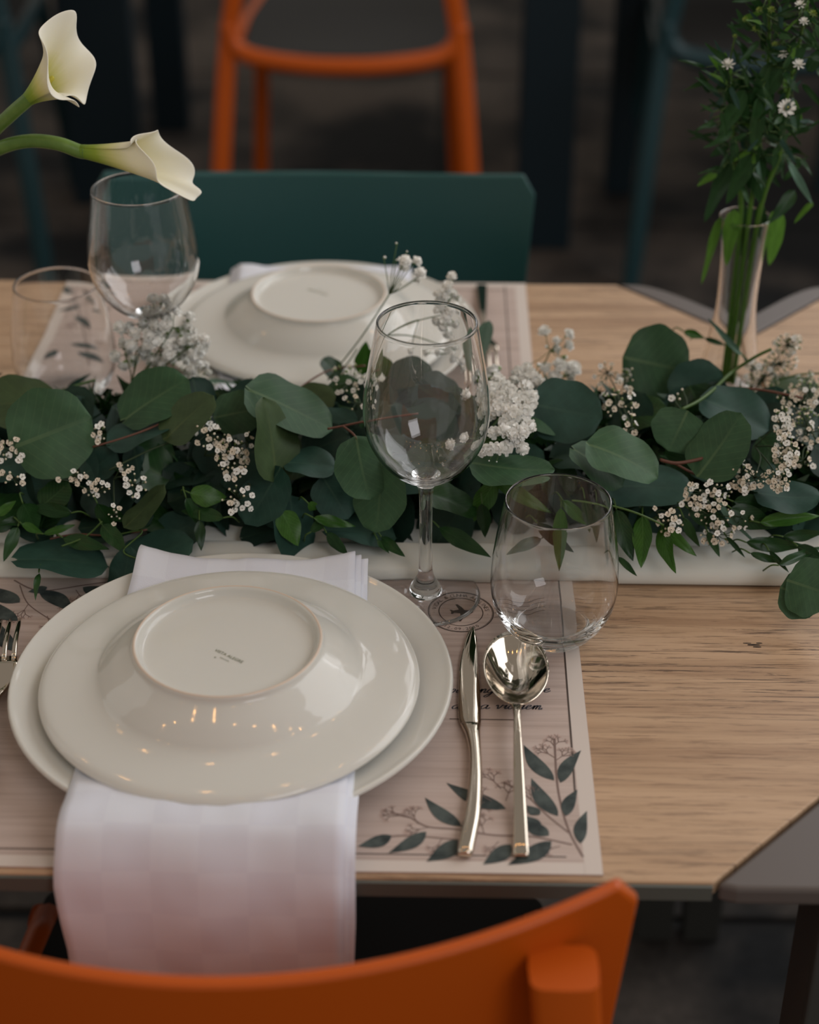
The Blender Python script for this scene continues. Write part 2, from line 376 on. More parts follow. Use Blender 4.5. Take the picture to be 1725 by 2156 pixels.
# background tables in dark navy metal
def bg_table(loc, label, legs, w0, w1):
    t = thing('pedestal_table', loc, label, 'table', 'dark tables in the background row')
    MB().box((w0, 3.25, .70), (w1, 4.1, .73)).obj('tabletop', 'navy_metal', t, smooth=False, bevel=.004)
    for x, y, s_ in legs: MB().box((x - s_ / 2, y - .03, 0), (x + s_ / 2, y + .03, .70)).obj('leg', 'navy_metal', t, smooth=False, bevel=.004)
    return t
bg_table((.8, 3.6, 0), 'dark navy table with broad legs right of the background orange chair', [(.205, 3.30, .11), (.385, 3.60, .06), (1.2, 3.30, .11), (1.2, 3.6, .06)], .12, 1.3)
bg_table((-1.0, 3.6, 0), 'dark navy table with broad legs left of the background orange chair', [(-.715, 3.52, .15), (-.645, 3.98, .085), (-1.35, 3.52, .15), (-1.35, 3.98, .085)], -1.5, -.56)
nb = MB(); W_ = [[Vector((.50 + .012 * i, 3.235 + .004 * math.sin(i * 1.7) - (.0 if j else .0), .735 - .027 * j)) for i in range(16)] for j in range(6)]
nb.grid([[p + Vector((0, .10 * k, .002)) for p in W_[0]] for k in (2, 1, 0)] + W_[1:]); o = nb.obj('napkin', 'runner_cloth', None, solid=.003)
tag(o, 'blurred pale cloth hanging over the background table edge, top corner behind the asters', 'napkin')
# ================================================================== PLACEMATS
def ribbon(mb_, pts, wid, z, mi=0):
    z += (len(mb_.v) % 101) * 1e-6
    n = len(pts); L, Rr = [], []
    for i, p in enumerate(pts):
        a = pts[max(i - 1, 0)]; b = pts[min(i + 1, n - 1)]; t = Vector((b[0] - a[0], b[1] - a[1])); t = t.normalized() if t.length > 1e-9 else Vector((1, 0))
        ww = (wid(t, i / (n - 1)) if callable(wid) else wid) / 2
        L.append((p[0] - t.y * ww, p[1] + t.x * ww, z)); Rr.append((p[0] + t.y * ww, p[1] - t.x * ww, z))
    mb_.grid([L, Rr], mi)
def flat_leaf(mb_, a, b, wpx, z, mi=0):               # printed pointed leaf between two plane points
    a, b = Vector((a.x, a.y)), Vector((b.x, b.y)); d = b - a; n = Vector((-d.y, d.x)).normalized(); wd = wpx
    L = []; Rr = []
    for i in range(11):
        t = i / 10; w_ = wd / 2 * math.sin(math.pi * t ** .8) * (1 - .15 * t); c = a + d * t + n * .06 * d.length * math.sin(math.pi * t)
        L.append((c.x + n.x * w_, c.y + n.y * w_, z)); Rr.append((c.x - n.x * w_, c.y - n.y * w_, z))
    mb_.grid([L, Rr], mi)
def twig(mb_, p, ang, ln, z, rnd, dep=3):
    q = (p[0] + math.cos(ang) * ln, p[1] + math.sin(ang) * ln); ribbon(mb_, [p, q], .0005, z, 0)
    if dep == 0:
        for k in range(3):
            a = ang + (k - 1) * .9; e = (q[0] + math.cos(a) * .0022, q[1] + math.sin(a) * .0022)
            mb_.add([(e[0] + .0008 * math.cos(t), e[1] + .0008 * math.sin(t), z + .00001 + (len(mb_.v) % 101) * 1e-7) for t in (0, 1.05, 2.1, 3.14, 4.2, 5.2)], [tuple(range(6))], 1)
            ribbon(mb_, [q, e], .0003, z, 0)
        return
    for s_ in (-1, 1):
        twig(mb_, q, ang + s_ * rnd.uniform(.4, .8), ln * rnd.uniform(.5, .75), z, rnd, dep - 1)
    if dep > 1: twig(mb_, q, ang + rnd.uniform(-.1, .1), ln * .8, z, rnd, dep - 1)
MZ = T + .0012; IZ = MZ + .00012
pm = thing('placemat', (-.13, .845, T), 'printed paper placemat with leaf border under the front place setting', 'placemat')
MX0, MX1, MY0, MY1 = -.3475, .0925, .7005, .9885
MB().box((MX0, MY0, T + .0001), (MX1, MY1, MZ)).obj('sheet', 'mat_paper', pm, smooth=False)
mb = MB()                                             # pale unprinted margin
for a, b in (((MX1 - .010, MY0), (MX1 - .0002, MY1)), ((MX0, MY0), (MX0 + .01, MY1)), ((MX0 + .0102, MY0), (MX1 - .0102, MY0 + .009))): mb.box((a[0], a[1], MZ), (b[0], b[1], MZ + .00006))
mb.obj('margin', 'mat_rim', pm, smooth=False)
mb = MB()
LX = .0830
ribbon(mb, [(LX, MY1 - .004), (LX - .0005, .9), (LX - .0015, .80), (LX - .002, .765)], .0011, IZ)
ribbon(mb, [(MX0 + .012, MY1 - .004), (LX, MY1 - .004)], .0011, IZ); ribbon(mb, [(MX0 + .012, MY0 + .014), (MX0 + .25, MY0 + .014), (LX - .01, MY0 + .0135)], .0009, IZ)
a, b = at(1015, 1518), at(1086, 1519); ribbon(mb, [(a.x - .02, a.y), (b.x, b.y)], .0008, IZ)
mb.obj('border_line', 'ink_line', pm, smooth=False)
mb = MB()
LV = [(1167, 1647, 1103, 1572, 27), (1180, 1652, 1224, 1583, 24), (1175, 1722, 1119, 1642, 28), (1191, 1722, 1216, 1666, 22), (1222, 1780, 1236, 1711, 22), (1066, 1707, 940, 1652, 32),
      (972, 1744, 895, 1683, 26), (825, 1763, 754, 1786, 26), (898, 1755, 818, 1800, 26), (968, 1772, 898, 1818, 32), (1076, 1782, 1017, 1824, 30), (1161, 1775, 1069, 1825, 32), (1156, 1763, 1105, 1730, 28), (1137, 1719, 1110, 1700, 20), (1140, 1740, 1108, 1722, 14),
      (84, 1247, 154, 1293, 30), (175, 1240, 245, 1272, 30), (42, 1272, -20, 1238, 32), (38, 1311, -30, 1262, 28), (36, 1376, -25, 1290, 30), (100, 1240, 60, 1250, 20)]
for i, (x0, y0, x1, y1, wp) in enumerate(LV): mb = MB(); flat_leaf(mb, at(x0, y0), at(x1, y1), wp * mpx(at(x0, y0)) * 1.4, IZ + .00004 + .00001 * i); mb.obj('printed_leaf', 'ink_leaf', pm, smooth=False)
mb = MB(); rnd = random.Random(5)
def pxpts(L): return [(at(x, y).x, at(x, y).y) for x, y in L]
def pxsm(L): return [(p.x, p.y) for p in cr([at(x, y) for x, y in L], 6)]
for L, w_ in (([(1228, 1808), (1200, 1757), (1182, 1700), (1172, 1640), (1168, 1560)], .0013), ([(1205, 1782), (1120, 1765), (1040, 1762), (965, 1750), (900, 1744), (862, 1724), (822, 1714)], .0011),
              ([(1198, 1757), (1150, 1718), (1110, 1680), (1060, 1650)], .001), ([(968, 1772), (850, 1763), (790, 1772)], .0009), ([(250, 1225), (180, 1235), (84, 1247), (30, 1225)], .0012), ([(42, 1235), (60, 1275), (110, 1310)], .0008)):
    ribbon(mb, pxsm(L), w_, IZ)
for x, y, a, l in ((1168, 1590, 90, .007), (1170, 1600, 135, .006), (1170, 1605, 45, .006), (865, 1726, 165, .007), (880, 1738, 110, .006), (905, 1745, 200, .006), (1055, 1665, 120, .008), (1065, 1690, 75, .007), (1035, 1690, 140, .006), (1020, 1760, 100, .007), (1120, 1690, 95, .005),
                   (930, 1770, 250, .005), (1050, 1775, 240, .005), (1180, 1785, 200, .005), (1000, 1720, 60, .005), (60, 1275, 260, .007), (100, 1300, 290, .007), (110, 1262, 330, .007), (160, 1245, 300, .007), (185, 1240, 330, .006), (30, 1290, 270, .006)):
    p = at(x, y); twig(mb, (p.x, p.y), R(a), l, IZ, rnd, 2)
mb.obj('twig_print', ['ink_twig', 'ink_pink'], pm, smooth=False)
# postmark
def text_faces(txt, size, font_cache={}):
    if txt not in font_cache:
        cu = bpy.data.curves.new('t', 'FONT'); cu.body = txt; cu.align_x = 'CENTER'; cu.resolution_u = 3; ob = bpy.data.objects.new('t', cu); S.collection.objects.link(ob)
        bpy.context.view_layer.update(); me = bpy.data.meshes.new_from_object(ob.evaluated_get(bpy.context.evaluated_depsgraph_get()))
        font_cache[txt] = ([v.co.copy() for v in me.vertices], [list(p.vertices) for p in me.polygons]); bpy.data.objects.remove(ob); bpy.data.meshes.remove(me); bpy.data.curves.remove(cu)
    vs, fs = font_cache[txt]; return [v * size for v in vs], fs
SC = at(970.6, 1293.5); sr = 68.6 * mpx(SC)
mb = MB()
def ring(r, w_):
    ribbon(mb, [(SC.x + r * math.cos(R(4 * k)), SC.y + r * math.sin(R(4 * k))) for k in range(91)], w_, IZ)
ring(sr, .0007); ring(sr * .965, .0003); ring(sr * .675, .0006)
def arc_text(txt, r, a0, a1, size, flip=False):
    for k, chh in enumerate(txt):
        if chh == ' ': continue
        a = R(lerp(a0, a1, k / (len(txt) - 1))); vs, fs = text_faces(chh, size); rot = a - math.pi / 2 + (math.pi if flip else 0)
        c_, s_ = math.cos(rot), math.sin(rot); ox, oy = SC.x + r * math.cos(a), SC.y + r * math.sin(a)
        mb.add([(ox + v.x * c_ - v.y * s_, oy + v.x * s_ + v.y * c_, IZ) for v in vs], fs)
arc_text('\u00b7 VIDAL & CUNHA AIRLINES \u00b7', sr * .755, 186, -4, .0044); arc_text('12.09.2020', sr * .90, 236, 306, .0040, True)
AP = [(1280, 493), (1255, 512), (1190, 525), (1165, 560), (1135, 602), (1112, 602), (1130, 560), (1125, 525), (1060, 520), (1040, 535), (1020, 533), (1025, 510), (1003, 490), (1025, 488), (1045, 497), (1110, 485), (1070, 430), (1095, 428), (1145, 460), (1175, 488), (1230, 488)]
mb.add([(lambda q: (q.x, q.y, IZ))(at(760 + x / 5.39, 1200 + y / 5.39)) for x, y in AP], [tuple(range(len(AP)))])
for k in range(4): ribbon(mb, pxsm([(1040, 1276 + 9 * k), (1065, 1275 + 9 * k), (1085, 1281 + 9 * k), (1110, 1283 + 9 * k), (1128, 1276 + 9 * k), (1146, 1273 + 9 * k)]), .0005, IZ)
tag(mb.obj('postmark_print', 'ink_line', pm, smooth=False), 'round brown airline postmark with aeroplane and date')
# hand-written lettering
G = {'a': ([[(.75, .85), (.45, 1), (.12, .75), (.05, .35), (.25, .02), (.5, .15), (.75, .6), (.82, 1), (.75, .4), (.85, .05), (1.05, .1), (1.25, .35)]], 1.15),
     'v': ([[(0, .7), (.15, .98), (.28, .7), (.4, .05), (.65, .4), (.8, .98), (.95, .85), (1.2, .9)]], 1.1), 'i': ([[(0, .35), (.25, .98), (.2, .3), (.32, .02), (.6, .35)], [(.28, 1.4), (.34, 1.46)]], .55),
     'g': ([[(.75, .85), (.45, 1), (.12, .75), (.05, .35), (.25, .02), (.5, .15), (.75, .6), (.82, 1), (.7, 0), (.5, -.8), (.2, -1.1), (0, -.85), (.3, -.45), (1.1, .3)]], 1.1),
     'e': ([[(0, .3), (.4, .55), (.6, .8), (.45, 1), (.2, .85), (.1, .4), (.3, .02), (.6, .1), (.9, .4)]], .85),
     'm': ([[(0, .4), (.2, .95), (.2, 0), (.25, .5), (.5, .98), (.6, .7), (.55, 0), (.6, .5), (.85, .98), (.98, .7), (.95, .1), (1.1, .02), (1.35, .35)]], 1.3),
     'p': ([[(0, .4), (.2, .98), (.1, -.2), (0, -1)], [(.15, .4), (.45, .98), (.7, .7), (.55, .1), (.25, .05)]], .9), 'o': ([[(.45, .98), (.1, .7), (.12, .15), (.45, 0), (.75, .4), (.7, .85), (.45, .98), (.7, .8), (1.1, .85)]], 1.0),
     'n': ([[(0, .4), (.2, .95), (.2, 0), (.25, .5), (.55, .98), (.7, .7), (.65, .1), (.8, .02), (1.1, .35)]], 1.0), '.': ([[(0, 0), (.08, .03), (.14, 0)]], .3), ' ': ([], .8)}
mb = MB()
def script(txt, px, py, sx=.0048, sy=.0040):
    o_ = at(px, py); cx = 0
    for chh in txt:
        st, adv = G[chh]
        for s_ in st:
            P = [(o_.x + (cx + p.x + .35 * p.y) * sx, o_.y + p.y * sy) for p in cr([Vector((a, b, 0)) for a, b in s_], 4)]
            ribbon(mb, P, lambda t, u: .00035 + .0007 * abs(t.y), IZ)
        cx += adv
for tx, x, y in (('pon', 944, 1462), ('ng', 1008, 1462), ('e', 1143, 1461), ('a', 950, 1496), ('a', 1010, 1496), ('viagem.', 1041, 1496), ('e', 782, 1276)): script(tx, x, y)
mb.obj('lettering', 'ink_text', pm, smooth=False)
# far placemat, turned to face the other side
fm = thing('placemat', (-.13, 1.34, T), 'printed placemat under the far place setting, past the garland', 'placemat')
MB().box((-.349, 1.186, T + .0001), (.0785, 1.4765, MZ)).obj('sheet', 'mat_paper', fm, smooth=False)
mb = MB()
for a, b in (((.0685, 1.186), (.0783, 1.4763)), ((-.349, 1.186), (-.339, 1.4763)), ((-.3388, 1.467), (.0683, 1.4763))): mb.box((a[0], a[1], MZ), (b[0], b[1], MZ + .00006))
mb.obj('margin', 'mat_rim', fm, smooth=False)
mb = MB(); ribbon(mb, [(.059, 1.19), (.059, 1.47)], .0011, IZ); ribbon(mb, [(-.33, 1.462), (.059, 1.462)], .0009, IZ); mb.obj('border_line', 'ink_line', fm, smooth=False)
mb = MB()
for x0, y0, x1, y1, wp in ((175, 640, 120, 655, 22), (160, 665, 195, 695, 24), (180, 610, 215, 640, 22), (150, 620, 140, 600, 20), (150, 730, 215, 745, 26), (165, 750, 225, 775, 26), (120, 745, 90, 765, 24), (200, 650, 235, 655, 20)):
    mb = MB(); flat_leaf(mb, at(x0, y0), at(x1, y1), wp * .0004, IZ + .00004); mb.obj('printed_leaf', 'ink_leaf', fm, smooth=False)
mb = MB(); rnd = random.Random(8); ribbon(mb, pxsm([(150, 600), (165, 640), (180, 700), (190, 780)]), .0012, IZ)
for x, y, a in ((170, 640, 30), (180, 690, 160), (185, 730, 20), (165, 620, 120)): p = at(x, y); twig(mb, (p.x, p.y), R(a), .008, IZ, rnd, 2)
mb.obj('twig_print', ['ink_twig', 'ink_pink'], fm, smooth=False)
# ================================================================== PLATES
NX, NY = -.1265, .8405
def sm(pr, n=5): return [(p.x, p.y) for p in cr([Vector((a, b, 0)) for a, b in pr], n)]
charger = thing('dinner_plate', (NX, NY + .009, MZ), 'large white porcelain dinner plate under the napkin and upturned soup plate, nearest the orange chair', 'plate', 'white dinner plates')
pr = sm([(0, .0045), (.06, .0045), (.083, .0050), (.090, .0085), (.100, .0125), (.120, .0170), (.130, .0195), (.1348, .0212), (.1362, .0200), (.1350, .0182), (.120, .0145), (.100, .0095), (.088, .0045), (.080, .0022), (.0795, 0), (.0765, 0), (.076, .0022), (.05, .0022), (0, .0022)])
MB().lathe(pr, (NX, NY + .009, MZ), 96).obj('plate_body', 'porcelain', charger)
soup = thing('soup_plate', (NX, NY, T + .022), 'white soup plate turned upside down on the white napkin, nearest the orange chair', 'plate', 'upturned white soup plates')
ZS = T
pr = sm([(0, .0505), (.035, .0503), (.049, .0500), (.0525, .0515), (.0545, .0550), (.0562, .0558), (.0574, .0550), (.0585, .0520), (.0625, .0490), (.070, .0438), (.0765, .0385), (.081, .0348), (.087, .0328), (.095, .0316), (.107, .0302), (.1125, .0290), (.1155, .0268), (.1158, .0250), (.1140, .0246), (.111, .0262), (.095, .0285), (.082, .0298), (.074, .0345), (.064, .0425), (.054, .0460), (0, .0465)])
MB().lathe(pr, (NX, NY, ZS), 96).obj('plate_body', 'porcelain', soup)
MB().lathe(sm([(.0551, .0554), (.0562, .05605), (.0572, .0554)], 3), (NX, NY, ZS), 96).obj('foot_ring', 'porcelain_foot', soup)
mb = MB(); q0, q1 = at(446, 1368, .0506), at(514, 1399, .0506); dr = (q1 - q0); dr.z = 0; ln = dr.length; dr.normalize(); up_ = Vector((-dr.y, dr.x, 0)); mid = (q0 + q1) / 2
for txt, off, sz in (('VISTA ALEGRE', 0, .0034), ('PORTUGAL', -.0034, .0014), ('98', -.0052, .0016)):
    vs, fs = text_faces(txt, sz); k = -.006 if txt == '98' else 0
    mb.add([Vector((mid.x, mid.y, ZS + .0507)) + dr * (v.x + k) + up_ * (v.y + off) for v in vs], fs)
tag(mb.obj('maker_stamp', 'stamp_green', soup, smooth=False), 'small olive green maker stamp in the centre of the base')
FX, FY = -.1035, 1.336
fc = copy_thing(charger, (FX, FY + .004, MZ), math.pi, 'large white porcelain dinner plate of the far setting, behind the garland')
fs_ = copy_thing(soup, (FX, FY, T + .022), math.pi, 'upturned white soup plate of the far setting, in front of the teal chair')
# ================================================================== NAPKINS
def sheet(path, xl, xr, nx=28, ns=70, rnd=None, amp=.0008, sq=.0265, off=0, lift=1.0):
    Pth = cr([Vector(p) for p in path], 12); L = [0]
    for a, b in zip(Pth, Pth[1:]): L.append(L[-1] + (b - a).length)
    P, U = [], []
    for i, p in enumerate(Pth):
        s_ = L[i] / L[-1]; r_, u_ = [], []
        n_ = (Pth[min(i + 1, len(Pth) - 1)] - Pth[max(i - 1, 0)]).normalized(); nn = Vector((0, -n_.z, n_.y)) * -1
        if nn.z < 0: nn = -nn
        for j in range(nx + 1):
            t = j / nx; x = lerp(xl(s_), xr(s_), t)
            h = amp * noise.noise(Vector((x * 28 + off, s_ * 9, off * 3))) * 2 + amp * .5 * noise.noise(Vector((x * 90, s_ * 20, off)))
            lf = .007 * lift * abs(2 * t - 1) ** 2.5 * max(0, 1 - s_ / .10) * (1.25 if t < .5 else .8)
            r_.append(Vector((x, p.y + lf * .4, p.z + lf)) + nn * h); u_.append(((x + .5) / sq, L[i] / sq))
        P.append(r_); U.append(u_)
    return MB().grid(P, 0, False, U)
nap = thing('napkin', (-.125, .82, T + .022), 'white folded napkin draped between the plates and over the near table edge', 'napkin')
pz = T
def pw(L):                                            # piecewise linear in s
    def f(s):
        for (a, va), (b, vb) in zip(L, L[1:]):
            if s <= b: return lerp(va, vb, (s - a) / (b - a))
        return L[-1][1]
    return f
PA = [(0, .9735, pz + .0232), (0, .966, pz + .0252), (0, .95, pz + .0232), (0, .925, pz + .0200), (0, .89, pz + .017), (0, .80, pz + .0165), (0, .76, pz + .0195), (0, .735, pz + .0235), (0, .716, pz + .0262), (0, .703, pz + .0215), (0, .692, pz + .006), (0, .6868, pz - .02), (0, .6845, pz - .07), (0, .684, pz - .15)]
sheet(PA, pw([(0, -.2020), (.06, -.2035), (.2, -.210), (.55, -.207), (.62, -.2075), (.67, -.2085), (.78, -.204), (1, -.205)]), pw([(0, -.0560), (.3, -.052), (.55, -.0500), (.62, -.050), (.72, -.0510), (1, -.0535)]), amp=.0014).obj('top_fold', 'napkin', nap, solid=.0013)
PB = [(p[0], p[1] + (.0005 if i == 0 else .0016 * (i > 9)), p[2] - .0019 * (i < 10)) for i, p in enumerate(PA)]
sheet(PB, pw([(0, -.2010), (.2, -.209), (.55, -.206), (1, -.204)]), pw([(0, -.0520), (.3, -.048), (.55, -.0465), (.72, -.0475), (1, -.050)]), amp=.0014, off=0, lift=.8).obj('under_fold', 'napkin', nap, solid=.0013)
PC = [(p[0], p[1] + (.001 if i == 0 else .0034 * (i > 9)), p[2] - .0038 * (i < 10)) for i, p in enumerate(PA)]
sheet(PC, pw([(0, -.2010), (.2, -.209), (.55, -.206), (1, -.204)]), pw([(0, -.0475), (.3, -.0445), (.55, -.0435), (.72, -.0435), (1, -.0485)]), amp=.0014, off=0, lift=.6).obj('under_fold', 'napkin', nap, solid=.0013)
n2 = copy_thing(nap, (-.110, 1.346, T + .022), math.pi, 'white folded napkin under the far soup plate, its end hanging at the far edge')
# ================================================================== CUTLERY
def ell_sec(c, a, b, n=14, ax=Vector((1, 0, 0)), pw_=.8):
    L = []
    for k in range(n):
        th = 2 * math.pi * k / n; cc, ss = math.cos(th), math.sin(th)
        L.append(c + ax * (a * math.copysign(abs(cc) ** pw_, cc)) + Vector((0, 0, b * math.copysign(abs(ss) ** pw_, ss))))
    return L
kz = .0035
knife = thing('table_knife', at(992, 1560, 0), 'polished steel table knife between the front plates and the spoon', 'knife')
bl = [(1319.5, 996.5, 1.5, .0006), (1335, 993.5, 9, .0008), (1360, 991, 14.5, .0010), (1400, 987.5, 19.5, .0012), (1440, 988, 22.5, .0014), (1480, 988.5, 24, .0016), (1512, 989.5, 23.5, .0019), (1528, 992, 21.5, .0024)]
def secs(L, z=kz, n=16, p=.8):
    out = []
    for y, x, hw, th in L:
        c = at(x, y, z); c.z = T + z
        out.append(ell_sec(c, hw * mpx(c), th, n, pw_=p))
    return out
def dense(L, n=4): return [(p.x, p.y, q.x, q.y) for p, q in zip(cr([Vector((a, b, 0)) for a, b, c, d in L], n), cr([Vector((c, d, 0)) for a, b, c, d in L], n))]
MB().loft(secs(dense(bl), kz, 18, 1.0)).obj('blade', 'steel', knife)
hd = [(1526, 992, 21.5, .0024), (1534, 993, 19, .0032), (1548, 996, 16, .0036), (1580, 1000.5, 13.5, .0038), (1620, 1002, 14, .0040), (1670, 1000, 16, .0040), (1720, 994.5, 18, .0040), (1760, 986.5, 18.5, .0039), (1785, 981.5, 18, .0037), (1797, 979.5, 16, .0030), (1801, 979, 12, .0018)]
MB().loft(secs(dense(hd), .0042, 20, .75)).obj('handle', 'steel', knife)
spoon = thing('table_spoon', at(1093, 1560, 0), 'polished round-bowled steel spoon beside the knife, below the tumbler', 'spoon')
bc0, bc1 = at(1086, 1329, .012), at(1087, 1490, .012); bcx = (bc0 + bc1) / 2; ra = (bc0.y - bc1.y) / 2; rb = 69.5 * mpx(bcx)
def bowl(dz, sc):
    P = []
    for i in range(13):
        r_ = i / 12; P.append([Vector((bcx.x + rb * sc * r_ * math.cos(t) * (1 - .07 * max(0, -math.sin(t)) ** 2), bcx.y + ra * sc * r_ * math.sin(t), T + .0135 - .0110 * (1 - r_ ** 2) + dz - .0012 * math.sin(t) * r_)) for t in [2 * math.pi * k / 48 for k in range(48)]])
    return P
mb = MB(); up1 = bowl(0, 1); lo = bowl(-.0016, .985); mb.grid(up1 + lo[::-1], 0, True); mb.obj('bowl', 'steel', spoon)
hs = [(1474, 1087, 19, .0010, .0105), (1484, 1088, 12, .0016, .0125), (1494, 1089, 8.5, .0022, .0142), (1510, 1089.5, 8, .0024, .0148), (1560, 1090.5, 9.2, .0024, .0138), (1640, 1093, 12, .0023, .0098), (1720, 1095.5, 14.5, .0022, .0062), (1780, 1097.5, 16.3, .0021, .0038), (1800, 1098, 16.3, .0019, .0030), (1803, 1098, 15.5, .0010, .0030)]
SS = []
for y, x, hw, th, z in hs:
    c = at(x, y, z); SS.append(ell_sec(c, hw * mpx(c), th, 16, pw_=.55))
MB().loft(SS).obj('handle', 'steel', spoon)
# fork, built at its own place at the left
fork = thing('table_fork', (-.2885, .927, T), 'polished steel fork cut by the frame left of the front plates', 'fork', 'forks')
fx, fy = -.2885, .927
mb = MB()
for k in range(4):
    x = fx + (k - 1.5) * .0062
    mb.loft([ell_sec(Vector((x, fy - .052 * t, T + .0075 + .006 * math.sin(t * 2.2))), .0008 + .0009 * min(1, t * 5 + .1), .0009, 8) for t in [i / 8 for i in range(9)]])
mb.obj('tine', 'steel', fork)
FS = [(fy - .048, .0117, .0010, .0118), (fy - .056, .0122, .0012, .0115), (fy - .066, .0115, .0013, .0098), (fy - .076, .0075, .0015, .0085), (fy - .084, .0036, .0018, .0090), (fy - .095, .0026, .0020, .0102), (fy - .12, .0029, .0020, .0100), (fy - .16, .0042, .0019, .0062), (fy - .195, .0050, .0017, .0032), (fy - .200, .0047, .0010, .0030)]
MB().loft([ell_sec(Vector((fx, y, T + z)), hw, th, 14, pw_=.6) for y, hw, th, z in FS]).obj('handle', 'steel', fork)
fork.location = at(15, 1324); fp = at(15, 1324) - at(15 - .125 * 476, 1800); fork.rotation_euler.z = -math.atan2(fp.x, fp.y)
copy_thing(fork, (.0375, 1.268, T), math.pi, 'blurred steel fork right of the far upturned plate')
# ================================================================== GLASSWARE
def wine(loc, label, bs=1.0, dz=0.0, dr=0.0):
    g = thing('wine_glass', loc, label, 'glass', 'stemmed wine glasses')
    outer = sm([(.0004, .0030), (.0100, .0046), (.0135, .0036)] , 2)
    H = .2053
    # foot and stem (solid)
    fs = sm([(0, 0), (.034, 0), (.0362, .0008), (.0362, .0016), (.034, .0022), (.022, .0032), (.013, .0042), (.0108, .0058), (.0098, .0085), (.0078, .0120), (.0056, .0170), (.0046, .024), (.0043, .045), (.0043, .070), (.0048, .082), (.0064, .0885), (.0105, .0925)], 4)
    ow = sm([(.0105, .0925), (.020, .0985), (.030, .1090), (.0375, .1230), (.0405, .1380), (.0402, .1520), (.0380, .1690), (.0345, .1880), (.0316, H - .0012)], 6)
    rim = [(.0316, H - .0006), (.0313, H - .0001), (.0308, H + .0001), (.0303, H - .0001), (.0300, H - .0006), (.03, H - .0010)]
    iw = sm([(.0301, H - .0012), (.0332, .1880), (.0368, .1690), (.0390, .1520), (.0393, .1380), (.0363, .1235), (.0288, .1100), (.0190, .1003), (.0100, .0958), (.004, .0945), (0, .0943)], 6)
    zf = lambda r, z: (r + dr * max(0, (z - .12) / .085), .0925 + dz + (z - .0925) * bs) if z > .0924 else (r, z)
    fs = [(r, z if z < .03 else z + dz * min(1, (z - .03) / .055)) for r, z in fs]
    ow, iw, rim = [zf(*q) for q in ow], [zf(*q) for q in iw], [zf(*q) for q in rim]
    MB().lathe(fs, loc, 72).obj('stem', 'glass', g)
    MB().lathe([(0, .0925 + dz)] + ow + rim + iw, loc, 96).obj('bowl', 'glass', g)
    return g
zg = MZ + .0002
wine((-.0085, .9670, zg), 'clear stemmed wine glass standing in front of the garland, centre of the table')
pt = at(290, 397, .2067); wine((pt.x, pt.y, zg), 'clear stemmed wine glass behind the garland, under the calla lily', .90, .012, .0025)
def tumbler(loc, label):
    g = thing('tumbler', loc, label, 'glass', 'stemless tumblers'); H = .1015
    ow = sm([(0, .0), (.0215, .0), (.0245, .0006), (.0262, .0024), (.0300, .0065), (.0350, .0140), (.0392, .0240), (.0412, .0360), (.0411, .0485), (.0395, .0665), (.0365, .0850), (.0337, H - .0008)], 5)
    rim = [(.0335, H - .0002), (.0331, H), (.0326, H - .0003), (.0324, H - .001)]
    iw = sm([(.0324, H - .0012), (.0354, .0845), (.0384, .0665), (.0399, .0485), (.0399, .0360), (.0378, .0255), (.0330, .0165), (.0265, .0105), (.018, .0085), (.008, .0080), (0, .0080)], 5)
    MB().lathe(ow + rim + iw, loc, 96).obj('body', 'glass', g); return g
pt = at(1179.5, 1052, .1027)
tumbler((pt.x - .001, pt.y - .001, zg), 'clear stemless tumbler in front of the white runner, right of the wine glass')
pt = at(118, 597, .1027); tumbler((pt.x, pt.y, T + .0002 + .0012), 'clear stemless tumbler behind the garland at the left edge')
# bud vases
def vase(loc, label):
    g = thing('bud_vase', loc, label, 'vase', 'glass bud vases'); H = .157
    ow = sm([(0, 0), (.026, 0), (.0275, .002), (.0265, .012), (.0215, .040), (.0165, .075), (.0160, .100), (.0178, .130), (.0205, H - .001)], 6)
    rim = [(.0205, H), (.0195, H + .0004), (.0186, H)]
    iw = sm([(.0186, H - .001), (.0160, .130), (.0140, .100), (.0145, .075), (.0190, .040), (.0240, .014), (.022, .009), (0, .008)], 6)
    MB().lathe(ow + rim + iw, loc, 64).obj('body', 'glass', g); return g
VX = atY(1582, 455, 1.262)
vase((VX.x - .004, 1.262, T + .0002), 'slender flared glass bud vase holding white asters')
vase((-.43, 1.20, T + .012), 'glass bud vase holding the two calla lilies, just outside the picture')
# ================================================================== RUNNER
def runner():
    pr = [(.9835, .0004), (.9828, .004), (.985, .0085), (.992, .0110), (1.003, .0122), (1.012, .0112), (1.0185, .0065), (1.0215, .0036), (1.025, .0060), (1.033, .0088), (1.05, .0100), (1.10, .0070), (1.17, .0065), (1.215, .0070), (1.228, .0045), (1.231, .0006)]
    sp = cr([Vector((0, a, b)) for a, b in pr], 5); P = []
    for i in range(141):
        x = -.62 + i * .01; r_ = []
        for p in sp:
            y, z = p.y, p.z
            n1 = noise.noise(Vector((x * 5, y * 14, 2))); n2_ = noise.noise(Vector((x * 17, y * 60, 7)))
            k = min(1, z / .006)
            lf = max(0, min(1, (-.18 - x) / .08))           # extra fold at the left
            z += k * (.0012 * n1 + .0006 * n2_) - lf * .005 * math.exp(-((y - .9965 - .02 * (x + .3)) / .0035) ** 2) - lf * .003 * k * (y < 1.02)
            y += .0015 * noise.noise(Vector((x * 4, 0, 5))) - .004 * (x * .1)
            r_.append(Vector((x, y, T + .0016 + max(z, .0003))))
        P.append(r_)
    o = MB().grid(P).obj('table_runner', 'runner_cloth', None, solid=.001); return o
tag(runner(), 'white folded cloth runner along the table under the greenery', 'table runner')
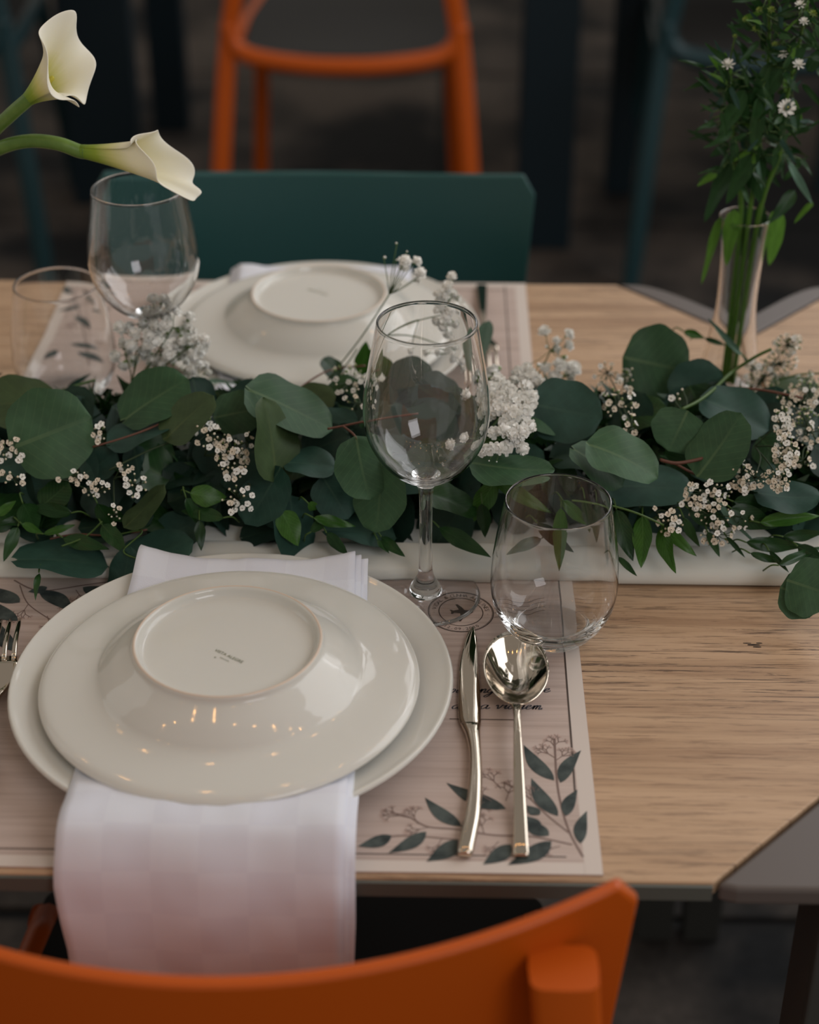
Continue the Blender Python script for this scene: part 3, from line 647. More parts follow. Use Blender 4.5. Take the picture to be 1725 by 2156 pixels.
# ================================================================== LEAVES
def leaf_mesh(name, kind, seed, mk):
    r = random.Random(seed); N, K = (14, 6) if kind == 'round' else (12, 4); P, U = [], []
    fold = r.uniform(-.06, .16); cup = r.uniform(-.25, .25) if kind == 'round' else r.uniform(-.5, .1); ph = r.uniform(0, 6); tw = r.uniform(-.3, .3); sway = r.uniform(-.08, .08)
    for i in range(N + 1):
        t = i / N; x = t - .5
        if kind == 'round': hw = .5 * (1 - abs(2 * t - 1) ** 2.25) ** .5 * (1.04 - .16 * (t - .3)) + (.0)
        elif kind == 'point': hw = .5 * (math.sin(math.pi * t ** .82) ** .8 if 0 < t < 1 else 0) * (1 - .35 * t)* 1.25
        else: hw = .5 * (math.sin(math.pi * min(1, t ** .6)) ** .7 if 0 < t < 1 else 0)
        rr, uu = [], []
        for j in range(-K, K + 1):
            v = j / K; y = v * hw * (1 + .035 * math.sin(5 * t * 3.1 + ph) * abs(v)); z = fold * abs(v) * hw + cup * (x * x - .08) + .030 * math.sin(9 * t + ph + 2 * v) * abs(v) + tw * x * v * hw
            xx = x + (-.05 * (1 - abs(v)) ** 2 * 0) + (.07 * abs(v) ** 2 * (1 - t) * -1 if kind == 'round' else 0)
            rr.append(Vector((xx, y + sway * math.sin(math.pi * t) * (kind != 'round'), z))); uu.append((x, v * hw))
        P.append(rr); U.append(uu)
    return MB().grid(P, 0, False, U).mesh(name, mk)
LM = {}
def leafdata(kind, mk, k):
    key = (kind, mk, k)
    if key not in LM: LM[key] = leaf_mesh('leaf', kind, hash((kind, k)) % 997 if False else (k * 7 + {'round': 1, 'point': 2, 'strap': 3}[kind]), mk)
    return LM[key]
rl = random.Random(11)
GC, GW, GH = 1.118, .098, .058                         # garland mound: centre line, half width, height
def mound(px, py, lift=0.0):
    d = ray(px, py); best = None
    for i in range(300):
        Y = .90 + i * .0013; p = CAM + d * (Y / d.y); q = 1 - ((Y - GC) / GW) ** 2; h = GH * math.sqrt(q) if q > 0 else 0
        if p.z - T <= h + .012: best = p; break
    if best is None or best.y > GC + GW * .9: best = CAM + d * ((GC + .075) / d.y)
    return best - d.normalized() * lift
def leaf_px(par, cx, cy, ln, wd, ang, mk, lift=.0, Y=None, kind='round', asp=.95, flip=1):
    c = atY(cx, cy, Y) if Y else mound(cx, cy, lift)
    v = (c - CAM).normalized(); r_ = v.cross(Vector((0, 0, 1))).normalized(); u_ = r_.cross(v)
    if wd > ln * 1.4: ln, wd, ang = wd, ln, ang + 90
    a = r_ * math.cos(R(ang)) + u_ * math.sin(R(ang)); b = -r_ * math.sin(R(ang)) + u_ * math.cos(R(ang))
    s = mpx(c); ratio = wd / (asp * ln) if kind == 'round' else 1; tl = math.acos(max(.2, min(1, ratio)))
    realw = (asp * ln if ratio < 1 else wd) if kind == 'round' else wd
    best = None
    for sg in (-1, 1):
        bb = b * math.cos(tl) + v * (sg * math.sin(tl)); n = a.cross(bb)
        if n.dot(v) > 0: n = -n; 
        if best is None or n.z > best[0]: best = (n.z, bb, n)
    _, bb, n = best; bb = n.cross(a)
    mk_ = leafdata(kind, mk, rl.randrange(5))
    return link('leaf', mk_, par, frame(c, a * ln * s, bb * realw * s, n * ln * s * .8))
def leaf_bt(par, x0, y0, x1, y1, wpx, mk, lift=.02, Y=None, kind='point', tilt=0, drop=0):  # pointed leaf from base to tip
    p0 = atY(x0, y0, Y) if Y else mound(x0, y0, lift); p1 = atY(x1, y1, Y - drop) if Y else mound(x1, y1, lift * .7)
    c = (p0 + p1) / 2; a = p1 - p0; L = a.length; a.normalize(); v = (c - CAM).normalized()
    b = a.cross(v).normalized(); n = a.cross(b).normalized()
    if n.dot(v) > 0: n = -n; b = -b
    if tilt: q = Matrix.Rotation(R(tilt), 3, a); n = q @ n; b = q @ b
    b = n.cross(a)
    return link('leaf', leafdata(kind, mk, rl.randrange(5)), par, frame(c, a * L, b * wpx * mpx(c) * (1.0 if kind != 'strap' else 1.1), n * L * .6))
garland = thing('eucalyptus_garland', (0, GC, T + .009), 'long green garland of round eucalyptus leaves lying across the white runner', 'garland')
# hand placed leaves: cx cy len wid angle material lift
EUC = [(113, 909, 170, 192, 15, 'euc_green', .045), (28, 850, 170, 110, 175, 'euc_olive', .02), (160, 855, 90, 78, 60, 'euc_dark', .0), (330, 838, 158, 108, 28, 'euc_green', .04), (400, 876, 132, 78, 38, 'euc_olive', .045),
       (303, 905, 150, 58, 18, 'euc_blue', .02), (212, 975, 84, 66, 30, 'euc_blue', .005), (268, 962, 70, 66, -20, 'euc_blue', 0), (508, 868, 104, 92, 8, 'euc_green', .02), (570, 921, 172, 88, 96, 'euc_olive', .05),
       (615, 862, 192, 100, -28, 'euc_green', .04), (664, 840, 90, 70, 5, 'euc_olive', .01), (716, 886, 76, 60, 0, 'euc_blue', .0), (656, 978, 108, 62, -8, 'euc_blue', .025), (690, 935, 100, 90, 20, 'euc_dark', .005),
       (764, 990, 130, 112, -78, 'euc_green', .05), (798, 1052, 142, 108, -95, 'euc_green', .035), (708, 1050, 100, 92, -60, 'euc_blue', .02), (553, 1048, 134, 98, -125, 'euc_blue', .03), (618, 1118, 132, 88, -88, 'euc_blue', .02),
       (762, 1122, 150, 62, -8, 'euc_blue', .01), (134, 1182, 190, 78, -12, 'euc_blue', .015), (335, 1163, 152, 88, 15, 'euc_blue', .02), (375, 1115, 122, 82, 20, 'euc_blue', .01), (264, 1206, 112, 66, 74, 'euc_blue', .010),
       (308, 1065, 116, 44, 42, 'euc_olive', .03), (100, 1030, 100, 84, -10, 'euc_blue', .0), (118, 1040, 72, 60, 35, 'ruscus_dark', .02), (1082, 985, 172, 70, -3, 'euc_green', .045), (1197, 866, 146, 134, -8, 'euc_blue', .03),
       (1386, 768, 134, 164, -8, 'euc_green', .02), (1472, 812, 112, 118, 40, 'euc_blue', .0), (1427, 910, 88, 116, 250, 'euc_green', .03), (1519, 934, 152, 116, 62, 'euc_green', .045), (1552, 872, 150, 96, -20, 'euc_blue', .01),
       (1316, 968, 158, 96, -22, 'euc_green', .045), (1262, 984, 130, 74, -34, 'euc_green', .03), (1372, 1026, 176, 92, 2, 'euc_blue', .01), (1664, 1045, 132, 66, 4, 'euc_blue', .03), (1708, 1238, 92, 126, -10, 'euc_green', .035),
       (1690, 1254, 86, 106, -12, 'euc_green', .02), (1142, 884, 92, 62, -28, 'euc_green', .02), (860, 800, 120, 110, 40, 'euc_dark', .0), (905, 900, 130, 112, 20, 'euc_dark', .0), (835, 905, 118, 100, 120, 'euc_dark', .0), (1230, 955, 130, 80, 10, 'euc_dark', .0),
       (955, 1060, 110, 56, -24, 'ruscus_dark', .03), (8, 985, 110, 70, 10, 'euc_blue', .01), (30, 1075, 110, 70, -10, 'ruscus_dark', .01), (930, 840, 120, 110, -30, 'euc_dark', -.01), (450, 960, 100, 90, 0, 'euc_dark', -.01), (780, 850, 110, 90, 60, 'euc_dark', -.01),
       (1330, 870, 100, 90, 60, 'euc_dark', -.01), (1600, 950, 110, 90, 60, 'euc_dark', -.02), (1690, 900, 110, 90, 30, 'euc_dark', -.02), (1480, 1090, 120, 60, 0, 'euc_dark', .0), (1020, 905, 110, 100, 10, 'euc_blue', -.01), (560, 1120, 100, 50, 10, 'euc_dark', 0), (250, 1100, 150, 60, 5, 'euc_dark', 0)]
for e in EUC: leaf_px(garland, *e)
leaf_px(garland, 1021, 722, 98, 34, 82, 'euc_pale', Y=1.235); leaf_px(garland, 492, 812, 130, 46, 8, 'euc_pale', Y=1.225); leaf_px(garland, 1675, 812, 100, 32, 6, 'euc_olive', Y=1.22)
leaf_px(garland, 700, 778, 56, 40, -50, 'ruscus_dark', Y=1.2)
# deep filler leaves, tucked under the others
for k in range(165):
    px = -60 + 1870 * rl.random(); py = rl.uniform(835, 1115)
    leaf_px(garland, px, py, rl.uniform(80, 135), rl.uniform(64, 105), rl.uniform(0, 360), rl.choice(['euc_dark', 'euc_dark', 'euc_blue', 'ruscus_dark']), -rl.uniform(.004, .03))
# beyond the frame on both sides the garland goes on
for k in range(36):
    X = rl.choice([rl.uniform(-.40, -.33), rl.uniform(.36, .5)]); a = rl.uniform(0, math.pi); c = Vector((X, GC + GW * .8 * math.cos(a), T + .012 + GH * math.sin(a)))
    n = (Vector((rl.uniform(-.6, .6), math.cos(a), math.sin(a) + .3))).normalized(); t_ = Vector((rl.uniform(-1, 1), rl.uniform(-1, 1), rl.uniform(-.4, .4))); t_ = (t_ - n * t_.dot(n)).normalized()
    link('leaf', leafdata('round', rl.choice(['euc_dark', 'euc_blue', 'euc_green']), rl.randrange(5)), garland, frame(c, t_ * .045, n.cross(t_) * .038, n * .04))
# hidden core of twigs and small dark foliage, uncountable
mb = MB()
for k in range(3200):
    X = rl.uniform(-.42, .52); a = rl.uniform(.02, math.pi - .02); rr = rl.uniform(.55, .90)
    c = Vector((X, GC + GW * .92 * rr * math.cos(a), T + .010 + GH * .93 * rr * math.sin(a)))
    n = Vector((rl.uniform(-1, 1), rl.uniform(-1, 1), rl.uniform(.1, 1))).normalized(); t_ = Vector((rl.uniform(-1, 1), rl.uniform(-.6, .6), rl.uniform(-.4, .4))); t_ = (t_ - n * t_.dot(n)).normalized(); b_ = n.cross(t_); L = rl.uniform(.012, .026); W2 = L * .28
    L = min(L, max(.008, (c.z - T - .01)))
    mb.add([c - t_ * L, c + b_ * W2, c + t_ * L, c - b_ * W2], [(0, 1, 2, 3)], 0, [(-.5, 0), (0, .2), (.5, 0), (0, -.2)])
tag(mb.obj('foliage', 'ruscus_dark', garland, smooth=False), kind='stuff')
def stem_px(mb_, L, r, lift=.03, Y=None, mi=0):
    mb_.tube(cr([(atY(x, y, Y) if Y else mound(x, y, lift)) for x, y in L], 5), r, 6, mi)
for L, mk, r, lf in (([(195, 941), (260, 922), (320, 900), (372, 872)], 'stem_red', .0008, .03), ([(690, 903), (722, 897), (765, 888), (820, 880), (880, 872)], 'stem_red', .0009, .04), ([(722, 897), (745, 915), (758, 938)], 'stem_red', .0008, .045),
                     ([(1436, 862), (1470, 845), (1503, 820), (1540, 785), (1590, 752), (1625, 735)], 'stem_green', .0013, .035), ([(1500, 820), (1550, 817), (1610, 822), (1690, 838)], 'stem_red', .0011, .02), ([(1205, 1052), (1240, 1056), (1290, 1065), (1345, 1082), (1398, 1106)], 'stem_green', .0008, .05),
                     ([(1390, 968), (1420, 975), (1450, 972), (1480, 965)], 'stem_red', .0013, .03), ([(1420, 975), (1470, 1000), (1520, 1005)], 'stem_red', .0010, .02), ([(130, 1150), (180, 1130), (215, 1098)], 'stem_green', .0007, .03), ([(230, 1130), (300, 1118), (260, 1160), (295, 1178)], 'stem_green', .0006, .03),
                     ([(105, 1135), (160, 1125), (240, 1128), (310, 1115)], 'stem_red', .0008, .02), ([(1640, 800), (1690, 788), (1760, 786)], 'stem_green', .0009, .0), ([(625, 822), (660, 797), (700, 778), (770, 770)], 'stem_red', .0008, .01), ([(230, 990), (310, 950), (360, 930), (420, 900)], 'stem_dark', .0008, .02), ([(200, 800), (160, 812), (130, 825)], 'stem_green', .0011, .0)):
    mb = MB(); stem_px(mb, L, r, lf); mb.obj('stem', mk, garland)
# pointed ruscus branches
RG = {'a': ('glossy pointed ruscus leaves trailing onto the runner at the left edge', [(205, 1060, 245, 1120, 34, 'ruscus_dark'), (215, 1105, 266, 1166, 36, 'ruscus_dark'), (45, 1102, 92, 1124, 18, 'ruscus_green'), (92, 1124, 160, 1104, 16, 'ruscus_green'), (132, 1132, 230, 1156, 32, 'ruscus_dark'), (38, 1108, 8, 1182, 26, 'ruscus_dark'),
              (82, 1205, 74, 1262, 13, 'ruscus_dark'), (-6, 1086, 34, 1054, 20, 'ruscus_green'), (-6, 1120, 38, 1084, 22, 'ruscus_dark'), (48, 1060, 78, 1120, 48, 'ruscus_dark'), (150, 1080, 60, 1070, 30, 'ruscus_dark')]),
      'b': ('curling ruscus leaves at the garland front, above the folded napkin', [(400, 1038, 478, 1046, 44, 'ruscus_green'), (392, 1048, 420, 1108, 26, 'ruscus_dark'), (420, 1095, 424, 1160, 22, 'ruscus_dark'), (592, 1075, 628, 1150, 52, 'ruscus_green'), (660, 1090, 750, 1108, 24, 'ruscus_green'), (688, 1122, 733, 1168, 26, 'ruscus_dark'), (650, 1060, 672, 1072, 20, 'ruscus_green'), (655, 1120, 690, 1085, 22, 'ruscus_dark'), (470, 1090, 380, 1075, 30, 'ruscus_dark'), (795, 1136, 820, 1165, 14, 'ruscus_dark'), (803, 1130, 853, 1172, 22, 'ruscus_dark')]),
      'c': ('bright ruscus sprig hanging over the runner behind the front tumbler', [(1044, 1012, 998, 1100, 46, 'ruscus_green'), (1040, 1010, 1164, 1080, 30, 'ruscus_green'), (1182, 1066, 1178, 1202, 30, 'ruscus_green'), (1186, 1052, 1244, 1108, 26, 'ruscus_green'), (1234, 1048, 1246, 1118, 24, 'ruscus_dark'), (1353, 1086, 1350, 1196, 40, 'ruscus_green'), (1391, 1106, 1421, 1206, 36, 'ruscus_green'),
              (1396, 1108, 1468, 1172, 24, 'ruscus_green'), (1298, 1072, 1334, 1182, 40, 'ruscus_dark'), (1302, 1172, 1342, 1213, 14, 'ruscus_dark'), (925, 1110, 1034, 1173, 34, 'ruscus_dark'), (1015, 1060, 1022, 1132, 28, 'ruscus_dark'), (1140, 1130, 1060, 1165, 24, 'ruscus_dark'), (1130, 1100, 1210, 1160, 30, 'ruscus_dark'), (1262, 1052, 1262, 1140, 24, 'ruscus_dark')]),
      'd': ('dark pointed leaves at the right end of the garland, below the waxflowers', [(1508, 1054, 1596, 1150, 13, 'euc_pale'), (1545, 1056, 1625, 1062, 30, 'ruscus_dark'), (1600, 1100, 1728, 1086, 30, 'ruscus_green'), (1572, 1142, 1700, 1150, 30, 'ruscus_dark'), (1540, 1070, 1640, 1110, 46, 'ruscus_dark'), (1440, 1090, 1474, 1152, 20, 'ruscus_dark'), (1490, 1120, 1516, 1174, 18, 'ruscus_dark'), (1650, 1130, 1740, 1120, 24, 'ruscus_dark'),
              (1530, 1130, 1570, 1175, 10, 'ruscus_dark'), (1620, 1160, 1662, 1206, 12, 'ruscus_dark'), (1580, 1165, 1660, 1185, 16, 'ruscus_dark'), (1680, 1150, 1740, 1180, 28, 'ruscus_dark'), (1450, 1070, 1540, 1110, 40, 'ruscus_dark'), (1640, 1190, 1740, 1150, 20, 'ruscus_dark')]),
      'e': ('thin curved leaves standing up from the garland in front of the bud vase', [(1440, 698, 1484, 712, 17, 'ruscus_green', 1.22), (1484, 712, 1530, 728, 11, 'ruscus_dark', 1.22), (1563, 748, 1490, 668, 13, 'euc_pale', 1.2), (1566, 752, 1600, 790, 9, 'euc_pale', 1.2), (764, 790, 772, 718, 36, 'ruscus_green', 1.2), (812, 790, 775, 735, 36, 'ruscus_green', 1.2), (140, 818, 192, 786, 10, 'euc_blue', 1.2)])}
for key, (lab, LL) in RG.items():
    x0, y0 = LL[0][0], LL[0][1]; bp = mound(x0, y0, .02)
    br = thing('ruscus_branch', bp, lab, 'leaves')
    for q in LL:
        if len(q) > 6: leaf_bt(br, *q[:6], Y=q[6])
        else: leaf_bt(br, *q, lift=.030, tilt=rl.uniform(-25, 25))
    mb = MB()
    for q in LL:                                      # short leaf stalks running back into the garland
        f = (lambda x, y: atY(x, y, q[6])) if len(q) > 6 else (lambda x, y: mound(x, y, .030))
        b0, dr_ = f(q[0], q[1]), (f(q[0], q[1]) - f(q[2], q[3])).normalized(); mb.tube(cr([b0, b0 + dr_ * .006 + Vector((0, .003, 0)), b0 + dr_ * .009 + Vector((0, .016, -.012))], 4), .0006, 5)
    mb.obj('stem', 'stem_green', br)
# ================================================================== SMALL WHITE FLOWERS
def blossom_mesh(seed, petal, small=False):
    r = random.Random(seed); mb_ = MB()
    rings = [(12, .2, 1.08), (10, .65, 1.1), (7, 1.1, 1.08)] if not small else [(5, .45, .95)]
    for n, el, rad in rings:
        for k in range(n):
            a = 2 * math.pi * k / n + r.uniform(-.25, .25); e = el + r.uniform(-.15, .15); rr = rad * r.uniform(.8, 1.1)
            d = Vector((math.cos(a) * math.cos(e), math.sin(a) * math.cos(e), math.sin(e))); s_ = Vector((-math.sin(a), math.cos(a), 0)); u_ = d.cross(s_)
            w_ = (.30 if not small else .48) * r.uniform(.8, 1.2)
            b_ = d * .12; m1 = d * rr * .6; t1 = d * rr
            mb_.add([b_, m1 + s_ * w_ + u_ * -.06, t1 + s_ * w_ * .7 + u_ * .10, t1 * 1.02 - u_ * .12, t1 - s_ * w_ * .7 + u_ * .10, m1 - s_ * w_ - u_ * .06, m1 + u_ * .08], [(0, 1, 6), (1, 2, 6), (2, 3, 6), (3, 4, 6), (4, 5, 6), (5, 0, 6)])
    if not small:
        o_ = len(mb_.v); mb_.ico((0, 0, .28), .66, 0, 2)
        for i in range(o_, len(mb_.v)):
            q_ = mb_.v[i] - Vector((0, 0, .28)); k_ = noise.noise(q_ * 6.5 + Vector((seed * 3, 0, 0))); mb_.v[i] = Vector((0, 0, .28)) + q_ * (1 + .75 * k_)
    else: mb_.ico((0, 0, .25), .40, 0, 1)
    if small: mb_.ico((0, 0, .66), .16, 2, 1)
    mb_.lathe([(0, -.75), (.22, -.55), (.36, -.2), (.38, .05), (.2, .15)], (0, 0, 0), 6, 1)
    return mb_.mesh('blossom', [petal, 'calyx_green', 'flower_eye'])
def bud_mesh(petal):
    mb_ = MB(); mb_.ico((0, 0, .1), .55, 0, 1, (.8, .8, 1)); mb_.lathe([(0, -.8), (.25, -.5), (.45, 0), (.40, .25)], (0, 0, 0), 6, 1); return mb_.mesh('bud', [petal, 'calyx_green'])
BW = [blossom_mesh(k, 'petal_white') for k in range(4)]; BS = [blossom_mesh(10 + k, k % 2 and 'petal_cream' or 'petal_white', True) for k in range(4)]
BB = [bud_mesh('petal_white'), bud_mesh('petal_pinkish'), bud_mesh('petal_cream')]
rb_ = random.Random(21)
def sprig(label, base, blobs, big=True, Y=None, lift=.045, jit=.008, group=None, explicit=None, name=None):
    """blobs: (cx, cy, rx, ry, count, size px); base: px point where the stalks start"""
    bp = atY(base[0], base[1], Y) if Y else mound(base[0], base[1], .01)
    g = thing(name or ('gypsophila_sprig' if big else 'waxflower_sprig'), bp, label, 'flowers', group)
    st = MB(); hubs = []
    pts = []
    for cx, cy, rx, ry, n, sz in blobs:
        if not big and cx > 1440: n = int(n * 1.45)
        hc = atY(cx, cy, Y) if Y else mound(cx, cy, lift * .7); hubs.append(hc)
        mid = (bp + hc) / 2 + Vector((rb_.uniform(-.004, .004), rb_.uniform(-.004, .004), rb_.uniform(0, .004)))
        st.tube(cr([bp, mid, hc], 4), .00055, 5)
        pl = []
        for k in range(n):
            for tr_ in range(30):
                a = rb_.uniform(0, 6.283); r_ = math.sqrt(rb_.random()); x, y = cx + rx * r_ * math.cos(a), cy + ry * r_ * math.sin(a)
                if all((x - u) ** 2 + (y - v) ** 2 > (sz * .62) ** 2 for u, v in pl): break
            pl.append((x, y)); pts.append((x, y, sz, hc))
    for (x, y, sz) in explicit or []:
        hc = min(hubs, key=lambda h: (h - (atY(x, y, Y) if Y else mound(x, y, lift))).length) if hubs else bp; pts.append((x, y, sz, hc))
    for x, y, sz, hc in pts:
        p = (atY(x, y, Y + rb_.uniform(-jit, jit)) if Y else mound(x, y, lift + rb_.uniform(-jit, jit)))
        if big: bud = rb_.random() < .06 or sz < 13; me = rb_.choice(BW) if not bud else BB[0]
        else: bud = rb_.random() < .4; me = rb_.choice(BS) if not bud else rb_.choice(BB[1:] + [BB[2]])
        n = (p - hc); n = n.normalized() if n.length > 1e-4 else Vector((0, 0, 1)); n = (n + Vector((rb_.uniform(-.5, .5), -.35, rb_.uniform(.1, .7)))).normalized()
        t_ = n.cross(Vector((rb_.uniform(-1, 1), rb_.uniform(-1, 1), .3))).normalized(); s_ = sz / 2 * mpx(p) * rb_.uniform(.85, 1.15) * (1.22 if not bud else .95)
        link('bud' if bud else 'blossom', me, g, frame(p, t_ * s_, n.cross(t_) * s_, n * s_))
        e = p - n * s_ * .6; m_ = (hc + e) / 2 + Vector((rb_.uniform(-.001, .001), 0, rb_.uniform(-.002, .0005))); st.tube([hc, m_, e], .00032, 4)
    st.obj('stem', 'stem_green' if big else 'stem_dark', g)
    return g
sprig("dense white baby's breath right of the centre wine glass", (1010, 930), [(1045, 815, 22, 45, 11, 25), (1085, 825, 40, 42, 14, 25), (1075, 880, 42, 36, 13, 25), (1055, 930, 34, 26, 7, 24), (1120, 790, 28, 26, 6, 23), (1095, 940, 14, 10, 2, 22)], lift=.055, explicit=[(994, 829, 24), (955, 940, 24), (985, 925, 22), (1018, 948, 24), (1046, 972, 9), (1030, 970, 9)])
sprig("baby's breath spray reaching over the bare wood, between wine glass and vase", (1100, 830), [(1180, 800, 20, 26, 3, 24), (1160, 738, 14, 12, 2, 20)], Y=1.20, explicit=[(1148, 700, 24), (1172, 718, 17), (1196, 705, 23), (1195, 728, 24), (1190, 752, 22), (1180, 772, 25), (1206, 778, 26), (1198, 808, 25), (1183, 822, 24), (1207, 826, 22), (1158, 838, 24), (1203, 848, 22), (1186, 868, 20), (1150, 775, 22), (1140, 800, 20), (1112, 770, 18)])
sprig("tallest baby's breath tip rising in front of the far plate and teal chair", (690, 800), [(752, 735, 6, 6, 0, 10), (820, 620, 4, 4, 0, 10)], Y=1.19, explicit=[(835, 513, 11), (810, 543, 18), (857, 530, 9), (835, 548, 10), (852, 552, 22), (876, 552, 22), (851, 566, 18), (884, 577, 24), (877, 590, 16), (845, 598, 10)])
sprig("baby's breath behind the rim of the centre wine glass", (800, 700), [(880, 668, 5, 5, 0, 10), (945, 655, 24, 48, 14, 19), (960, 735, 16, 30, 5, 17)], Y=1.19, explicit=[(952, 584, 18), (944, 603, 18), (922, 620, 18), (950, 620, 20), (966, 624, 11), (975, 648, 17), (935, 636, 17), (985, 752, 18), (987, 768, 17), (862, 730, 17), (900, 735, 16), (928, 735, 18)])
sprig("cream baby's breath cluster at the foot of the left wine glass", (270, 850), [(330, 660, 34, 34, 9, 22), (365, 690, 40, 34, 10, 22), (290, 710, 36, 28, 9, 22), (265, 745, 20, 22, 5, 22), (345, 740, 46, 26, 14, 18), (400, 730, 30, 24, 8, 22), (360, 780, 50, 24, 16, 15), (415, 790, 28, 26, 10, 16)], Y=1.168, jit=.010, explicit=[(252, 690, 20), (430, 715, 20), (345, 632, 24)])
SMALL = [("small waxflowers beside the left rim of the centre wine glass", (760, 850), [(735, 800, 40, 34, 22, 12), (750, 850, 26, 22, 8, 12)], .03, None),
         ("small waxflowers at the picture's left edge, beside the largest leaf", (-10, 980), [(22, 950, 26, 34, 15, 14), (28, 1005, 32, 16, 9, 14)], .045, None),
         ("tiny waxflower tuft right of the largest round leaf", (190, 930), [(208, 910, 14, 22, 10, 12)], .04, None),
         ("two waxflower tufts just below the largest round leaf", (180, 1030), [(165, 1003, 20, 15, 9, 12), (203, 1030, 28, 20, 15, 12), (120, 1012, 4, 4, 1, 11)], .04, None),
         ("loose waxflowers between the largest leaf and the olive leaf", (240, 1010), [(262, 985, 22, 14, 6, 12), (285, 1022, 24, 26, 13, 13), (242, 1085, 14, 22, 9, 11)], .04, None),
         ("waxflowers in the dark gap beside the upright kidney-shaped leaf", (430, 960), [(438, 915, 26, 36, 20, 13), (490, 965, 34, 44, 38, 14), (470, 925, 20, 24, 8, 11), (520, 930, 12, 22, 5, 11)], .045, None),
         ("small waxflower tuft low in the garland above the runner's bare stretch", (510, 1040), [(500, 1052, 34, 30, 17, 14), (528, 1022, 6, 6, 1, 11)], .045, None),
         ("waxflower spray below the tall round leaf, over the bare wood", (1330, 900), [(1280, 785, 40, 26, 16, 11), (1315, 800, 22, 34, 14, 12), (1300, 850, 40, 34, 20, 13), (1325, 905, 14, 34, 9, 13)], .03, None),
         ("waxflower spray pointing up at the foot of the bud vase", (1560, 860), [(1660, 725, 28, 22, 20, 13), (1640, 765, 40, 26, 22, 12), (1605, 800, 34, 30, 20, 13), (1612, 845, 34, 20, 14, 14), (1585, 770, 14, 10, 5, 14)], .03, 1.20),
         ("drooping waxflower spike left of the far right leaves", (1590, 940), [(1650, 890, 22, 34, 22, 13), (1655, 950, 26, 38, 34, 13), (1640, 1010, 24, 26, 20, 12), (1590, 1005, 24, 20, 9, 12)], .05, None),
         ("deep waxflowers at the picture's right edge", (1720, 930), [(1700, 820, 34, 40, 24, 12), (1700, 900, 30, 44, 24, 12), (1660, 845, 24, 24, 10, 12), (1690, 970, 26, 24, 8, 12)], .015, None),
         ("scattered waxflowers under the two pointed-over round leaves", (1480, 1040), [(1490, 1035, 50, 22, 16, 13), (1560, 1000, 30, 40, 18, 12), (1460, 1060, 24, 16, 7, 12), (1500, 1080, 50, 26, 18, 12), (1510, 1125, 36, 22, 12, 13), (1560, 1090, 24, 26, 7, 12)], .035, None),
         ("waxflower tuft at the tip of the bright ruscus sprig", (1410, 1080), [(1410, 1100, 28, 24, 16, 14), (1382, 1078, 8, 8, 2, 11)], .042, None),
         ("two lone waxflowers below the tallest round leaf", (1440, 870), [(1425, 835, 16, 6, 3, 15), (1438, 823, 6, 4, 1, 14)], .03, None)]
for lab, b, bl_, lf, yy in SMALL: sprig(lab, b, bl_, False, yy, lf, .010)
# ================================================================== CALLA LILIES
def calla(label, tip_px, Y0, axis_px, L, Rm, stem_pts, roll, lean, open_, seed):
    """tip_px: start of funnel; axis_px: image direction of funnel axis (deg); lean: towards viewer (deg)"""
    p0 = atY(tip_px[0], tip_px[1], Y0); g = thing('calla_lily', p0, label, 'flower')
    v = (p0 - CAM).normalized(); r_ = v.cross(Vector((0, 0, 1))).normalized(); u_ = r_.cross(v)
    A = (r_ * math.cos(R(axis_px)) + u_ * math.sin(R(axis_px))) * math.cos(R(lean)) - v * math.sin(R(lean)); A.normalize()
    X = (v - A * v.dot(A)).normalized(); Yv = A.cross(X); q = Matrix.Rotation(R(roll), 3, A); X = q @ X; Yv = q @ Yv
    NT, NV = 56, 26; P, U = [], []
    for j in range(NV + 1):
        v_ = j / NV; rr, uu = [], []
        for i in range(NT + 1):
            t = i / NT; th = (-1.12 + 2.24 * t) * math.pi                         # wraps past a full turn: the edges overlap at th=+-pi
            back = .5 + .5 * math.cos(th)                                          # 1 at the long pointed lip
            tipk = math.exp(-(th / .22) ** 2)
            ll = L * (.68 + .38 * back ** 1.2 + .10 * tipk - .10 * (abs(t - .5) * 2) ** 6)
            fl = v_ ** 1.35
            rad = .0046 + Rm * (fl * (.80 + .20 * back) + open_ * max(0, v_ - .62) ** 1.5 * (1.2 + .9 * math.sin(2 * th) ** 2))
            rad *= 1 + .10 * (t - .5) * 2 * v_ + .05 * v_ ** 4 * math.sin(5 * th + seed)
            ax = ll * (v_ - .30 * max(0, v_ - .72) ** 1.4 * 3.2 * (1 - .75 * back)) + .004 * v_ ** 5 * math.sin(4 * th + seed)
            rr.append(p0 + A * ax + (X * math.cos(th) + Yv * math.sin(th)) * rad); uu.append((t, v_))
        P.append(rr); U.append(uu)
    MB().grid(P, 0, False, U).obj('spathe', 'calla_petal', g, solid=.0008, subsurf=1)
    MB().tube([p0 + A * (.01 + L * .3 * k / 6) for k in range(7)], lambda t: .0028 * (1 - .5 * t ** 3), 10).obj('spadix', 'aster_eye', g)
    sp = [atY(x, y, yy) for x, y, yy in stem_pts[:-1]] + [Vector(stem_pts[-1])]
    MB().tube(cr([p0 + A * .004, p0] + sp, 8), lambda t: .0048 if t > .06 else .0050, 14).obj('stem', 'calla_stem', g)
    return g
calla('upper white calla lily facing up and right, at the top left corner', (56, 212), 1.135, 36, .053, .0195, [(22, 242, 1.14), (-30, 295, 1.155), (-120, 420, 1.18), (-.4302, 1.20, T + .03)], 50, 22, .70, 1.0)
calla('lower white calla lily drooping over the rim of the back wine glass', (166, 318), 1.135, -12, .080, .0150, [(120, 302, 1.135), (60, 297, 1.14), (0, 312, 1.145), (-60, 350, 1.155), (-130, 450, 1.18), (-.4280, 1.202, T + .03)], -50, 10, .50, 4.0)
